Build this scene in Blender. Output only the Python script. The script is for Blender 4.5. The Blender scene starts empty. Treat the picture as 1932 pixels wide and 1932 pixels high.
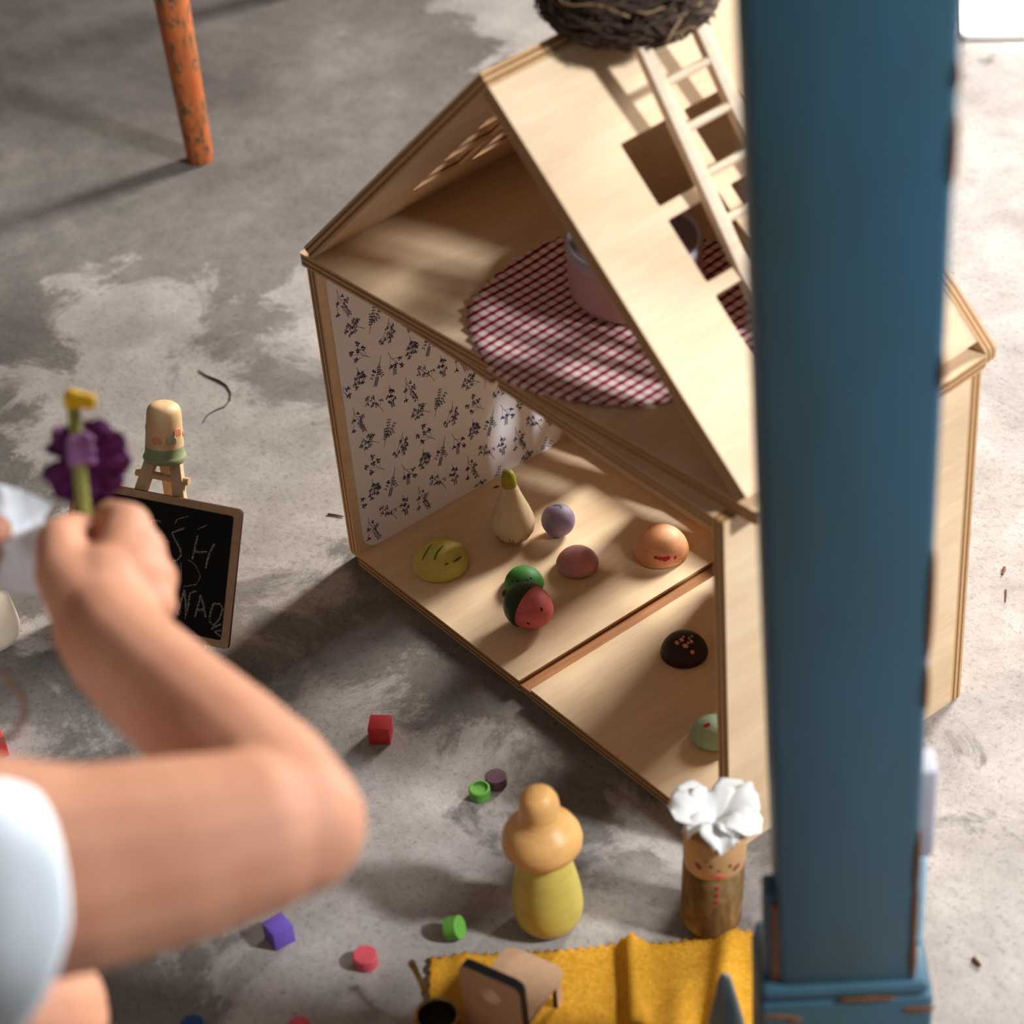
import bpy, bmesh, math, random
from mathutils import Vector, Matrix, noise
from mathutils.geometry import tessellate_polygon
random.seed(7)
PI = math.pi
scene = bpy.context.scene
C = scene.collection

# ------------------------------------------------------------------ camera
cam = bpy.data.cameras.new('camera')
cam_o = bpy.data.objects.new('camera', cam)
C.objects.link(cam_o)
R0 = (0.63237287, 0.77119398, -0.07324202)
R1 = (0.44757264, -0.44089477, -0.7780042)
R2 = (-0.63228418, 0.45920762, -0.62397522)
mw = Matrix.Identity(4)
for i in range(3):
    mw[i][0] = R0[i]; mw[i][1] = -R1[i]; mw[i][2] = -R2[i]
mw.translation = Vector((1.258508, -0.747096, 1.196757))
cam_o.matrix_world = mw
cam.sensor_fit = 'HORIZONTAL'
cam.sensor_width = 36.0
cam.lens = 4330.0 / 1932.0 * 36.0
cam.clip_start = 0.05
cam.dof.use_dof = True
cam.dof.focus_distance = 1.82
cam.dof.aperture_fstop = 5.2
cam.dof.aperture_blades = 9
scene.camera = cam_o

# ------------------------------------------------------------------ world and lights
world = bpy.data.worlds.new('world')
scene.world = world
world.use_nodes = True
bg = world.node_tree.nodes['Background']
bg.inputs[0].default_value = (1.0, 0.90, 0.80, 1)
bg.inputs[1].default_value = 0.135

def area(name, loc, target, sx, sy, power, col):
    l = bpy.data.lights.new(name, 'AREA')
    l.shape = 'RECTANGLE'; l.size = sx; l.size_y = sy
    l.energy = power; l.color = col
    o = bpy.data.objects.new(name, l); C.objects.link(o)
    o.location = loc
    o.rotation_euler = (Vector(target) - Vector(loc)).to_track_quat('-Z', 'Y').to_euler()
    return o
doorway = area('daylight_doorway', (-0.22, 2.45, 1.28), (0.15, 0.1, 0.1), 0.55, 0.95, 33, (1.0, 0.97, 0.92))
doorway.data.spread = math.radians(75)
area('daylight_window', (2.15, 0.95, 1.76), (0.35, 0.08, 0.15), 0.24, 0.28, 78, (0.95, 0.97, 1.01))
# sun falling through the doorway onto the pale step
step_o = Vector((-0.2414, 1.0064, 0.0000)); step_x = (Vector((-0.1943, 1.0512, 0.0000)) - step_o).normalized(); step_y = Vector((-step_x.y, step_x.x, 0))
sun_c = step_o + step_x * 0.53 + step_y * 0.395
sun_d = (step_y * 0.64 + Vector((0, 0, 0.77))).normalized()
sun = area('sun_beam', sun_c + sun_d * 3.0, sun_c, 1.07, 0.79 * 0.77, 9.0, (1.0, 0.97, 0.92))
sun.rotation_euler = Matrix((step_x, sun_d.cross(step_x), sun_d)).transposed().to_euler()
sun.data.spread = math.radians(1.5)

vs = scene.view_settings
vs.view_transform = 'Standard'; vs.look = 'None'; vs.gamma = 1.0; vs.exposure = 0.0
vs.use_curve_mapping = False
scene.display_settings.display_device = 'sRGB'

# ------------------------------------------------------------------ materials
def lin(h):
    h = h.lstrip('#')
    out = []
    for i in (0, 2, 4):
        c = int(h[i:i+2], 16) / 255.0
        out.append(c / 12.92 if c <= 0.04045 else ((c + 0.055) / 1.055) ** 2.4)
    return (*out, 1.0)

class NT:
    def __init__(s, name):
        s.m = bpy.data.materials.new(name); s.m.use_nodes = True
        s.t = s.m.node_tree; s.b = s.t.nodes['Principled BSDF']
    def n(s, typ, **kw):
        nd = s.t.nodes.new(typ)
        for k, v in kw.items():
            if k.startswith('i_'):
                key = k[2:]
                nd.inputs[int(key) if key.isdigit() else key.replace('_', ' ')].default_value = v
            else:
                setattr(nd, k, v)
        return nd
    def l(s, a, b): s.t.links.new(a, b)
    def coord(s, scale=(1, 1, 1), rot=(0, 0, 0), out='Object'):
        tc = s.n('ShaderNodeTexCoord'); mp = s.n('ShaderNodeMapping')
        mp.inputs['Scale'].default_value = scale; mp.inputs['Rotation'].default_value = rot
        s.l(tc.outputs[out], mp.inputs[0]); return mp.outputs[0]
    def noise(s, co, scale, detail=4, rough=0.55, dist=0.0):
        nd = s.n('ShaderNodeTexNoise'); nd.inputs['Scale'].default_value = scale
        nd.inputs['Detail'].default_value = detail; nd.inputs['Roughness'].default_value = rough
        nd.inputs['Distortion'].default_value = dist
        s.l(co, nd.inputs['Vector']); return nd.outputs['Fac']
    def ramp(s, fac, stops):
        r = s.n('ShaderNodeValToRGB'); cr = r.color_ramp
        while len(cr.elements) < len(stops): cr.elements.new(0.5)
        for e, (p, c) in zip(cr.elements, stops):
            e.position = p; e.color = c if len(c) == 4 else (*c, 1)
        s.l(fac, r.inputs[0]); return r.outputs[0]
    def mix(s, fac, a, b, mode='MIX'):
        m = s.n('ShaderNodeMix', data_type='RGBA', blend_type=mode)
        for v, i in ((fac, 0), (a, 6), (b, 7)):
            if hasattr(v, 'is_linked') or hasattr(v, 'links'): s.l(v, m.inputs[i])
            else: m.inputs[i].default_value = v
        return m.outputs[2]
    def math(s, op, a, b=None, c=None):
        m = s.n('ShaderNodeMath', operation=op)
        for v, i in ((a, 0), (b, 1), (c, 2)):
            if v is None: continue
            if hasattr(v, 'links'): s.l(v, m.inputs[i])
            else: m.inputs[i].default_value = v
        return m.outputs[0]
    def bump(s, h, strength=0.3, dist=0.002):
        b = s.n('ShaderNodeBump'); b.inputs['Strength'].default_value = strength
        b.inputs['Distance'].default_value = dist
        s.l(h, b.inputs['Height']); s.l(b.outputs[0], s.b.inputs['Normal'])
    def done(s, col, rough=0.6, spec=0.4):
        if hasattr(col, 'links'): s.l(col, s.b.inputs['Base Color'])
        else: s.b.inputs['Base Color'].default_value = col
        s.b.inputs['Roughness'].default_value = rough
        s.b.inputs['Specular IOR Level'].default_value = spec
        return s.m
BW = lambda v: (v, v, v, 1)

def flat(name, h, rough=0.6, var=0.12, scale=60, spec=0.35, stretch=(1, 1, 1)):
    """a plain finish with slight tonal variation and fine relief"""
    k = NT(name); c = lin(h)
    co = k.coord(stretch)
    f = k.noise(co, scale, 5)
    d = tuple(x * (1 - var) for x in c[:3]) + (1,); e = tuple(min(1, x * (1 + var)) for x in c[:3]) + (1,)
    col = k.ramp(f, [(0.3, d), (0.7, e)])
    k.bump(f, 0.08, 0.0006)
    return k.done(col, rough, spec)

def wood(name, a, b, sc=(60, 5, 60), rough=0.5, sheen=0.35):
    k = NT(name)
    co = k.coord(sc)
    g = k.noise(co, 3.0, 7, 0.68, 1.1)
    co2 = k.coord((9, 3.5, 9))
    big = k.noise(co2, 1.6, 3, 0.5, 0.8)
    c1 = k.ramp(g, [(0.25, lin(b)), (0.75, lin(a))])
    c2 = k.ramp(big, [(0.32, (0.86, 0.83, 0.79, 1)), (0.62, BW(1.0))])
    col = k.mix(1.0, c1, c2, 'MULTIPLY')
    k.bump(g, 0.05, 0.0005)
    return k.done(col, rough, sheen)

def ply_edge(name):
    k = NT(name)
    uv = k.n('ShaderNodeUVMap')
    sep = k.n('ShaderNodeSeparateXYZ'); k.l(uv.outputs[0], sep.inputs[0])
    mp = k.n('ShaderNodeMapping'); mp.inputs['Scale'].default_value = (22, 2.2, 1); k.l(uv.outputs[0], mp.inputs[0])
    nz = k.noise(mp.outputs[0], 8, 4)
    f = k.math('ADD', sep.outputs[1], k.math('MULTIPLY', k.math('SUBTRACT', nz, 0.5), 0.05))
    lt = lin('#d0a878'); dk = lin('#84502a')
    col = k.ramp(f, [(0.0, lt), (0.19, lt), (0.22, dk), (0.34, dk), (0.40, lt), (0.59, lt), (0.64, dk), (0.76, dk), (0.80, lt), (1.0, lt)])
    col = k.mix(1.0, col, k.ramp(nz, [(0.3, BW(0.8)), (0.7, BW(1.0))]), 'MULTIPLY')
    return k.done(col, 0.65, 0.25)

M = {}
M['ply'] = wood('birch_ply', '#ecd3b1', '#dfbd93')
M['ply_edge'] = ply_edge('ply_edge')
M['joint_wood'] = wood('joint_wood', '#c08a5c', '#9a6238')
M['rail_wood'] = wood('rail_wood', '#e9d6bf', '#d9bf9f')
M['easel_wood'] = wood('easel_wood', '#e2c3a0', '#caa27a', (40, 40, 8))
M['raw_wood'] = wood('raw_wood', '#ead6b8', '#dcc09a', (30, 30, 8))
M['paper'] = flat('wallpaper_sheet', '#f4f2f5', 0.7, 0.02)
M['print'] = flat('navy_print', '#45456e', 0.8, 0.05)
M['stem_print'] = flat('grey_print', '#756c6e', 0.8, 0.05)

# ------------------------------------------------------------------ mesh helpers
def link(name, me, mats, parent=None, smooth=False, angle=None):
    o = bpy.data.objects.new(name, me); C.objects.link(o)
    for m in (mats if isinstance(mats, (list, tuple)) else [mats]): me.materials.append(m)
    if smooth or angle:
        for p in me.polygons: p.use_smooth = True
        if angle: me.set_sharp_from_angle(angle=math.radians(angle))
    if parent:
        o.parent = parent
        if parent.type == 'EMPTY': o.matrix_parent_inverse = parent.matrix_basis.inverted()
    return o
def from_bm(name, bm, mats, parent=None, smooth=False, angle=None):
    me = bpy.data.meshes.new(name); bmesh.ops.recalc_face_normals(bm, faces=bm.faces[:]); bm.to_mesh(me); bm.free()
    return link(name, me, mats, parent, smooth, angle)
def tag(o, label=None, cat=None, group=None, kind=None):
    if label: o['label'] = label
    if cat: o['category'] = cat
    if group: o['group'] = group
    if kind: o['kind'] = kind
    return o
def thing(name, label, cat, loc=(0, 0, 0), group=None, rot=None):
    o = bpy.data.objects.new(name, None); C.objects.link(o)
    o.empty_display_size = 0.02
    o.location = loc
    if rot is not None: o.rotation_euler = rot
    return tag(o, label, cat, group)
def frame(z, x=None):
    """rotation matrix whose local z is the given direction"""
    z = Vector(z).normalized()
    x = Vector(x) if x is not None else (Vector((1, 0, 0)) if abs(z.x) < 0.9 else Vector((0, 1, 0)))
    x = (x - z * x.dot(z)).normalized()
    y = z.cross(x)
    m = Matrix.Identity(4)
    for i in range(3): m[i][0] = x[i]; m[i][1] = y[i]; m[i][2] = z[i]
    return m
def place(loc, z=(0, 0, 1), x=None):
    m = frame(z, x); m.translation = Vector(loc); return m
def lathe_bm(bm, prof, seg=40, mat=Matrix.Identity(4), wob=0.0):
    rings = []
    for r, z in prof:
        if r < 1e-6: rings.append([bm.verts.new(mat @ Vector((0, 0, z)))])
        else:
            rings.append([bm.verts.new(mat @ Vector((r * math.cos(a), r * math.sin(a), z)) )
                          for a in (2 * PI * i / seg for i in range(seg))])
    for A, B in zip(rings, rings[1:]):
        for i in range(seg):
            j = (i + 1) % seg
            if len(A) == 1 and len(B) == 1: continue
            if len(A) == 1: bm.faces.new((A[0], B[i], B[j]))
            elif len(B) == 1: bm.faces.new((A[i], A[j], B[0]))
            else: bm.faces.new((A[i], A[j], B[j], B[i]))
    for ring, flip in ((rings[0], True), (rings[-1], False)):
        if len(ring) > 1: bm.faces.new(ring[::-1] if flip else ring)
    return bm
def lathe(name, prof, mats, parent=None, seg=40, mat=Matrix.Identity(4), angle=50):
    return from_bm(name, lathe_bm(bmesh.new(), prof, seg, mat), mats, parent, angle=angle)
def tube_bm(bm, pts, rad, seg=8, cap=True):
    pts = [Vector(p) for p in pts]
    n = len(pts)
    rads = rad if isinstance(rad, (list, tuple)) else [rad] * n
    rings = []; ref = None
    for i, p in enumerate(pts):
        t = (pts[min(i + 1, n - 1)] - pts[max(i - 1, 0)])
        if t.length < 1e-9: t = Vector((0, 0, 1))
        t.normalize()
        if ref is None: ref = Vector((0, 0, 1)) if abs(t.z) < 0.9 else Vector((1, 0, 0))
        u = (ref - t * ref.dot(t))
        if u.length < 1e-6: u = t.orthogonal()
        u.normalize(); v = t.cross(u); ref = u
        rings.append([bm.verts.new(p + (u * math.cos(2 * PI * k / seg) + v * math.sin(2 * PI * k / seg)) * rads[i]) for k in range(seg)])
    for A, B in zip(rings, rings[1:]):
        for k in range(seg):
            j = (k + 1) % seg
            bm.faces.new((A[k], A[j], B[j], B[k]))
    if cap:
        bm.faces.new(rings[0][::-1]); bm.faces.new(rings[-1])
    return bm
def tube(name, pts, rad, mats, parent=None, seg=12, angle=50):
    return from_bm(name, tube_bm(bmesh.new(), pts, rad, seg), mats, parent, angle=angle)
def box_bm(bm, size, mat, bev=0.0, seg=2):
    g = bmesh.ops.create_cube(bm, size=1.0)
    vs_ = g['verts']
    bmesh.ops.scale(bm, vec=size, verts=vs_)
    if bev > 0:
        es = list({e for v in vs_ for e in v.link_edges})
        r = bmesh.ops.bevel(bm, geom=es, offset=bev, segments=seg, affect='EDGES', profile=0.5)
        vs_ = list({v for f in r['faces'] for v in f.verts} | {v for v in vs_ if v.is_valid})
    bmesh.ops.transform(bm, matrix=mat, verts=vs_)
    return bm
def box(name, size, mat, mats, parent=None, bev=0.0, seg=2):
    return from_bm(name, box_bm(bmesh.new(), size, mat, bev, seg), mats, parent, angle=40)
def rounded(poly, r, n=4):
    """round the corners of a closed 2-D polygon"""
    out = []
    m = len(poly)
    for i in range(m):
        p = Vector(poly[i]); a = Vector(poly[i - 1]); b = Vector(poly[(i + 1) % m])
        ri = r[i] if isinstance(r, (list, tuple)) else r
        if ri <= 0: out.append(tuple(p)); continue
        da = (a - p).normalized(); db = (b - p).normalized()
        s = p + da * ri; e = p + db * ri
        for k in range(n + 1):
            t = k / n
            q = s * (1 - t) ** 2 + p * 2 * t * (1 - t) + e * t ** 2
            out.append((q.x, q.y))
    return out
def rect(x0, y0, x1, y1): return [(x0, y0), (x1, y0), (x1, y1), (x0, y1)]
def panel(name, outer, holes, th, mat, parent=None, mats=None, hole_mat=1):
    """plywood sheet: polygon with cut-outs, thickness along local +z; cut edges show the plies"""
    bm = bmesh.new(); uvl = bm.loops.layers.uv.new('UVMap')
    loops = [outer] + list(holes)
    flatpts = [p for lp in loops for p in lp]
    tris = tessellate_polygon([[Vector((p[0], p[1], 0)) for p in lp] for lp in loops])
    lo = [bm.verts.new(mat @ Vector((p[0], p[1], 0))) for p in flatpts]
    hi = [bm.verts.new(mat @ Vector((p[0], p[1], th))) for p in flatpts]
    for t in tris:
        for vs_ in ((lo, t[::-1]), (hi, t)):
            try: bm.faces.new([vs_[0][i] for i in vs_[1]])
            except ValueError: pass
    base = 0
    for li, lp in enumerate(loops):
        n = len(lp); run = 0.0
        for i in range(n):
            a, b = base + i, base + (i + 1) % n
            ln = (Vector(lp[i]) - Vector(lp[(i + 1) % n])).length
            f = bm.faces.new((lo[a], lo[b], hi[b], hi[a])); f.material_index = 1 if li == 0 else hole_mat
            for l, uvv in zip(f.loops, ((run, 0), (run + ln, 0), (run + ln, 1), (run, 1))): l[uvl].uv = uvv
            run += ln
        base += n
    return from_bm(name, bm, mats or [M['ply'], M['ply_edge']], parent)
def blob(bm, c, n, rx, ry, h, x=None, seg=10):
    """flattened button of paint lying on a surface with normal n"""
    m = place(c, n, x)
    prof = [(1.0, -0.6), (1.0, 0.0), (0.8, 0.55), (0.45, 0.9), (0, 1.0)]
    tmp = Matrix.Diagonal((rx, ry, h, 1))
    lathe_bm(bm, prof, seg, m @ tmp)

# ------------------------------------------------------------------ floor
def concrete():
    k = NT('worn_concrete')
    co = k.coord()
    big = k.noise(co, 3.2, 6, 0.62, 0.3)
    mid = k.noise(co, 16, 8, 0.72, 0.2)
    blot = k.noise(co, 34, 7, 0.75, 0.6)
    fine = k.noise(co, 190, 6, 0.75)
    grit = k.noise(co, 520, 4, 0.7)
    base = k.ramp(big, [(0.28, lin('#5f5853')), (0.5, lin('#78716b')), (0.72, lin('#8f8882'))])
    base = k.mix(1.0, base, k.ramp(mid, [(0.28, BW(0.70)), (0.72, BW(1.16))]), 'MULTIPLY')
    base = k.mix(0.8, base, k.ramp(blot, [(0.30, BW(0.74)), (0.5, BW(0.98)), (0.72, BW(1.14))]), 'MULTIPLY')
    # old limewash that has worn away in places: broad islands with ragged edges
    sep = k.n('ShaderNodeSeparateXYZ'); k.l(co, sep.inputs[0])
    isl = None
    for cx, cy, rx, ry, w in ((-0.22, -0.02, 0.26, 0.13, 1.0), (-0.44, 0.06, 0.12, 0.10, 0.8), (-0.28, 0.22, 0.11, 0.10, 0.9), (-0.55, -0.16, 0.2, 0.12, 0.9), (-0.10, -0.17, 0.10, 0.10, 0.55),
                              (-0.62, 0.72, 0.18, 0.10, 0.8), (0.02, -0.36, 0.13, 0.08, 0.6), (0.30, -0.20, 0.38, 0.15, 0.95), (0.44, -0.02, 0.10, 0.04, 0.8), (-0.33, 0.42, 0.10, 0.07, 0.5),
                              (0.62, 0.72, 1.0, 0.55, 1.9), (0.95, 0.1, 0.40, 0.6, 1.9)):
        dx = k.math('MULTIPLY', k.math('SUBTRACT', sep.outputs[0], cx), 1 / rx)
        dy = k.math('MULTIPLY', k.math('SUBTRACT', sep.outputs[1], cy), 1 / ry)
        d = k.math('SQRT', k.math('ADD', k.math('MULTIPLY', dx, dx), k.math('MULTIPLY', dy, dy)))
        v = k.math('MULTIPLY', k.math('MAXIMUM', k.math('SUBTRACT', 1.35, d), 0.0), w)
        isl = v if isl is None else k.math('MAXIMUM', isl, v)
    rag = k.noise(co, 11, 10, 0.72, 0.5)
    m = k.math('ADD', k.math('MULTIPLY', isl, 0.34), k.math('MULTIPLY', rag, 0.9))
    mask = k.ramp(m, [(0.585, BW(0)), (0.66, BW(1))])
    lime = k.ramp(mid, [(0.28, lin('#8f8680')), (0.62, lin('#ada59f'))])
    col = k.mix(mask, base, lime)
    soft = k.ramp(k.noise(co, 5.5, 4, 0.6, 1.0), [(0.48, BW(0)), (0.75, BW(0.35))])
    col = k.mix(soft, col, lin('#645d57'))
    pit = k.ramp(fine, [(0.32, BW(0.52)), (0.46, BW(1.0)), (0.7, BW(1.1))])
    col = k.mix(0.85, col, pit, 'MULTIPLY')
    col = k.mix(0.8, col, k.ramp(grit, [(0.3, BW(0.78)), (0.7, BW(1.14))]), 'MULTIPLY')
    h = k.math('ADD', k.math('MULTIPLY', mask, 0.25), k.math('ADD', k.math('MULTIPLY', fine, 0.5), k.math('MULTIPLY', grit, 0.3)))
    k.bump(h, 0.35, 0.0012)
    return k.done(col, 0.75, 0.3)
M['concrete'] = concrete()
bm = bmesh.new()
bmesh.ops.create_grid(bm, x_segments=2, y_segments=2, size=4.0)
tag(from_bm('floor', bm, M['concrete']), kind='structure')

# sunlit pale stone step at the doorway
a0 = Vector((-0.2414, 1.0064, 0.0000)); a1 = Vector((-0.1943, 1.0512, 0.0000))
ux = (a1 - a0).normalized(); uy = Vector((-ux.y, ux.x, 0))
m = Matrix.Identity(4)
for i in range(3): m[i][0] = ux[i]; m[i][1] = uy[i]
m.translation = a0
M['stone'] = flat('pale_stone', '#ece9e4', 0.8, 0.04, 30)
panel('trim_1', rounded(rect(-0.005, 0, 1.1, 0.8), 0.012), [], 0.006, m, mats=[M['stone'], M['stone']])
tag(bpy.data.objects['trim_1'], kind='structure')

# ------------------------------------------------------------------ dolls' house, lower storey
W, D, H, T = 0.45, 0.2347, 0.2989, 0.0106
XZ = Matrix(((1, 0, 0, 0), (0, 0, 1, 0), (0, 1, 0, 0), (0, 0, 0, 1)))      # panel plane x-z, thickness +y
YZ = Matrix(((0, 0, 1, 0), (1, 0, 0, 0), (0, 1, 0, 0), (0, 0, 0, 1)))      # panel plane y-z, thickness +x
TR = Matrix.Translation
def windows(u0, v0, cols, rows, cell, bar):
    return [rounded(rect(u0 + i * (cell + bar), v0 + j * (cell + bar), u0 + i * (cell + bar) + cell, v0 + j * (cell + bar) + cell), 0.002, 2)
            for i in range(cols) for j in range(rows)]
base = thing('dollhouse', "open-fronted plywood dolls' house lower storey with sprigged wallpaper, standing on the concrete", 'dollhouse', (W / 2, D / 2, 0))
panel('left_wall', rounded(rect(0, 0, D - T, H), [0.012, 0, 0, 0]), [], T, YZ, base)
panel('right_wall', rounded(rect(0, 0, D - T, H), [0.004, 0, 0, 0]), [], T, TR((W - T, 0, 0)) @ YZ, base)
panel('back_wall', rect(0, 0, W, H), windows(0.068, 0.032, 1, 3, 0.058, 0.0105) + windows(0.168, 0.032, 1, 3, 0.062, 0.0105) + windows(0.325, 0.032, 1, 3, 0.060, 0.0105), T, TR((0, D - T, 0)) @ XZ, base)
panel('floor_board', rect(T, 0, 0.2185, D - T), [], T, Matrix.Identity(4), base)
panel('floor_board', rect(0.2322, 0, W - T, D - T), [], T, Matrix.Identity(4), base)
panel('joint_strip', rect(0.2187, 0.0006, 0.2320, D - T), [], 0.0066, Matrix.Identity(4), base, [M['joint_wood'], M['ply_edge']])
panel('ceiling_board', rect(T, 0, 0.2205, D - T), [], T, TR((0, 0, H - T)), base)
panel('ceiling_board', rect(0.2275, 0, W - T, D - T), [], T, TR((0, 0, H - T)), base)

# wallpaper sheet with its printed sprigs
ws = panel('wallpaper', rounded(rect(0.0078, T + 0.0002, 0.2196, 0.2845), 0.016, 6), [], 0.0008, TR((T, 0, 0)) @ YZ, base, [M['paper'], M['paper']])
ws['label'] = 'off-white wallpaper sheet printed with navy berry sprigs'
WX = T + 0.0008 + 0.00015
def sprig(bm, bs, kind, cy, cz, s, rnd):
    """berries go to bm, stems to bs; local frame: x to the right along the wall, y up"""
    def P(x, y): return Vector((WX, cy + x * s, cz + y * s))
    def stem(pts, w=0.030):
        pts = [P(*p) for p in pts]
        L = []; 
        for i, p in enumerate(pts):
            t = (pts[min(i + 1, len(pts) - 1)] - pts[max(i - 1, 0)]).normalized()
            nrm = Vector((0, -t.z, t.y)) * w * s * 0.5
            L.append((bs.verts.new(p + nrm), bs.verts.new(p - nrm)))
        for a, b in zip(L, L[1:]): bs.faces.new((a[0], b[0], b[1], a[1]))
    def berry(x, y, r=0.055, ang=0.0, el=1.5):
        vs_ = []; r *= 0.86
        for k in range(7):
            t = 2 * PI * k / 7
            px, py = math.cos(t) * r * el, math.sin(t) * r
            c, s_ = math.cos(ang), math.sin(ang)
            p = P(x + px * c - py * s_, y + px * s_ + py * c)
            if not (0.0088 < p.y < 0.2186 and 0.0118 < p.z < 0.2835): 
                for v in vs_: bm.verts.remove(v)
                return
            vs_.append(bm.verts.new(p))
        bm.faces.new(vs_)
    def cluster(x, y, n, spread, r=0.05):
        for k in range(n):
            a = k * 2.399 + rnd.random(); d = spread * math.sqrt((k + 0.4) / n)
            berry(x + d * math.cos(a), y + d * math.sin(a), r * rnd.uniform(0.8, 1.15), a, 1.5)
    def spike(x0, y0, x1, y1, n, r=0.045):
        stem([(x0, y0), (x1, y1)], 0.022)
        dx, dy = x1 - x0, y1 - y0; a = math.atan2(dy, dx)
        for k in range(n):
            t = 0.25 + 0.75 * k / max(1, n - 1)
            for sgn in (-1, 1):
                berry(x0 + dx * t - dy * 0.0 + math.cos(a + sgn * 1.3) * 0.07, y0 + dy * t + math.sin(a + sgn * 1.3) * 0.07, r, a + sgn * 0.7)
    if kind == 'a':
        stem([(0.55, -0.75), (0.42, -0.45), (0.2, -0.12), (-0.1, 0.2), (-0.3, 0.5)])
        for x, y, n in ((-0.35, 0.55, 6), (-0.38, 0.2, 5), (-0.08, 0.0, 6), (0.0, 0.4, 5), (0.2, -0.1, 5), (0.5, 0.0, 3)):
            cluster(x, y, n, 0.14)
        stem([(0.35, -0.33), (0.5, -0.03)], 0.02); stem([(0.2, -0.12), (0.02, 0.38)], 0.02)
    elif kind == 'b':
        stem([(-0.02, 0.75), (0.02, 0.3), (0.05, -0.3)])
        for x, y, n in ((0.02, 0.42, 6), (0.22, 0.3, 5), (-0.2, 0.12, 5), (0.04, 0.05, 7), (0.24, -0.2, 5), (-0.12, -0.28, 4)): cluster(x, y, n, 0.11)
        spike(0.05, -0.2, 0.07, -0.6, 4)
    elif kind == 'c':
        stem([(-0.2, 0.95), (-0.16, 0.5), (0.0, 0.1), (0.2, -0.3)]); stem([(-0.19, 0.6), (-0.3, 0.1), (-0.35, -0.5)], 0.022); stem([(-0.1, 0.32), (0.2, 0.12)], 0.02)
        cluster(0.05, 0.45, 4, 0.09); cluster(-0.28, 0.12, 6, 0.13); cluster(-0.36, -0.5, 6, 0.12); cluster(0.25, 0.08, 9, 0.17, 0.045)
        for k in range(7): cluster(0.08 + 0.045 * k, -0.1 - 0.11 * k, 5, 0.16, 0.042)
    elif kind == 'd':
        stem([(0.75, -0.4), (0.35, -0.1), (0.0, 0.1)])
        for x, y in ((0.1, 0.4), (-0.25, 0.25), (-0.4, -0.02), (-0.15, -0.3), (0.12, -0.25), (0.22, 0.18), (-0.05, 0.05), (0.35, 0.3)):
            cluster(x, y, 6, 0.14, 0.048); stem([(0.3, -0.06), (x, y)], 0.016)
    elif kind == 'e':
        stem([(-0.45, -0.8), (-0.3, -0.4), (0.05, 0.3)])
        spike(-0.28, -0.35, 0.1, 0.75, 6); spike(-0.25, -0.3, 0.42, 0.35, 5); spike(-0.35, -0.5, -0.2, 0.3, 5); spike(-0.2, -0.25, 0.25, -0.12, 3)
    elif kind == 'f':
        stem([(0.25, 0.85), (0.1, 0.4), (-0.3, -0.2)]); stem([(0.2, 0.6), (0.3, 0.0)], 0.022); stem([(0.18, 0.5), (0.0, -0.1)], 0.02)
        for x, y in ((0.35, 0.1), (0.25, -0.15), (0.45, -0.1), (0.1, -0.3), (0.3, -0.35), (0.1, -0.05), (-0.35, -0.45), (-0.15, -0.3), (-0.45, -0.25), (0.15, -0.55), (0.05, 0.3), (0.42, 0.3)):
            cluster(x, y, 5, 0.11, 0.045)
    elif kind == 'g':
        stem([(0.65, -0.65), (0.3, -0.35), (0.0, 0.1), (-0.05, 0.4)]); stem([(0.3, -0.35), (-0.35, 0.0)], 0.02); stem([(0.35, -0.4), (-0.15, -0.4)], 0.02); stem([(0.45, -0.5), (0.35, 0.05)], 0.02)
        for x, y in ((0.0, 0.55), (-0.45, 0.12), (0.0, 0.1), (0.32, 0.12), (-0.2, -0.38)): cluster(x, y, 8, 0.15, 0.05)
    elif kind == 'h':
        stem([(0.35, 0.9), (0.22, 0.4), (0.0, -0.2)]); stem([(0.28, 0.55), (-0.15, 0.05)], 0.02)
        spike(0.2, 0.4, 0.05, -0.15, 4); spike(-0.05, 0.2, -0.4, -0.2, 3); spike(0.02, -0.15, -0.2, -0.75, 6); spike(0.15, 0.1, 0.3, -0.35, 3); cluster(-0.22, 0.15, 4, 0.08)
    elif kind == 'i':
        stem([(-0.35, 0.85), (-0.2, 0.45), (0.1, 0.05), (0.35, -0.3)]); stem([(-0.18, 0.4), (0.3, 0.2)], 0.02); stem([(-0.25, 0.5), (-0.3, 0.0)], 0.02)
        cluster(0.35, 0.15, 7, 0.13); cluster(-0.3, -0.08, 6, 0.12); cluster(0.0, -0.1, 8, 0.14); cluster(0.4, -0.3, 8, 0.15); spike(-0.05, -0.15, -0.1, -0.6, 4)
    else:
        stem([(0.0, 0.8), (0.0, 0.4), (0.05, 0.0)])
        for x, y in ((0.02, 0.4), (0.25, 0.3), (-0.2, 0.15), (0.1, 0.1), (0.35, 0.0), (-0.3, -0.15), (0.0, -0.15), (0.2, -0.25), (-0.2, -0.4), (0.3, 0.5 - 0.35)):
            cluster(x, y, 6, 0.12, 0.046); stem([(0.02, 0.42), (x, y)], 0.015)
bb = bmesh.new(); bs = bmesh.new()
rnd = random.Random(3)
O0 = Vector((0.0345, 0.1451)); V1 = Vector((0.0864, 0.1481)) - O0; V2 = Vector((0.0338, 0.0356)) - O0
TILE = (('a', 0.0345, 0.1451), ('b', 0.0513, 0.1434), ('c', 0.0702, 0.1406), ('d', 0.0241, 0.1129), ('e', 0.0454, 0.1122), ('f', 0.0545, 0.0930),
        ('g', 0.0267, 0.0891), ('h', 0.0411, 0.0630), ('i', 0.0587, 0.0625), ('j', 0.0236, 0.0644))
for i in range(-4, 7):
    for j in range(-4, 5):
        for kd, y, z in TILE:
            py = y + V1.x * i + V2.x * j; pz = z + V1.y * i + V2.y * j
            if 0.006 < py < 0.222 and 0.008 < pz < 0.29: sprig(bb, bs, kd, py, pz, 0.0150, rnd)
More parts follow.
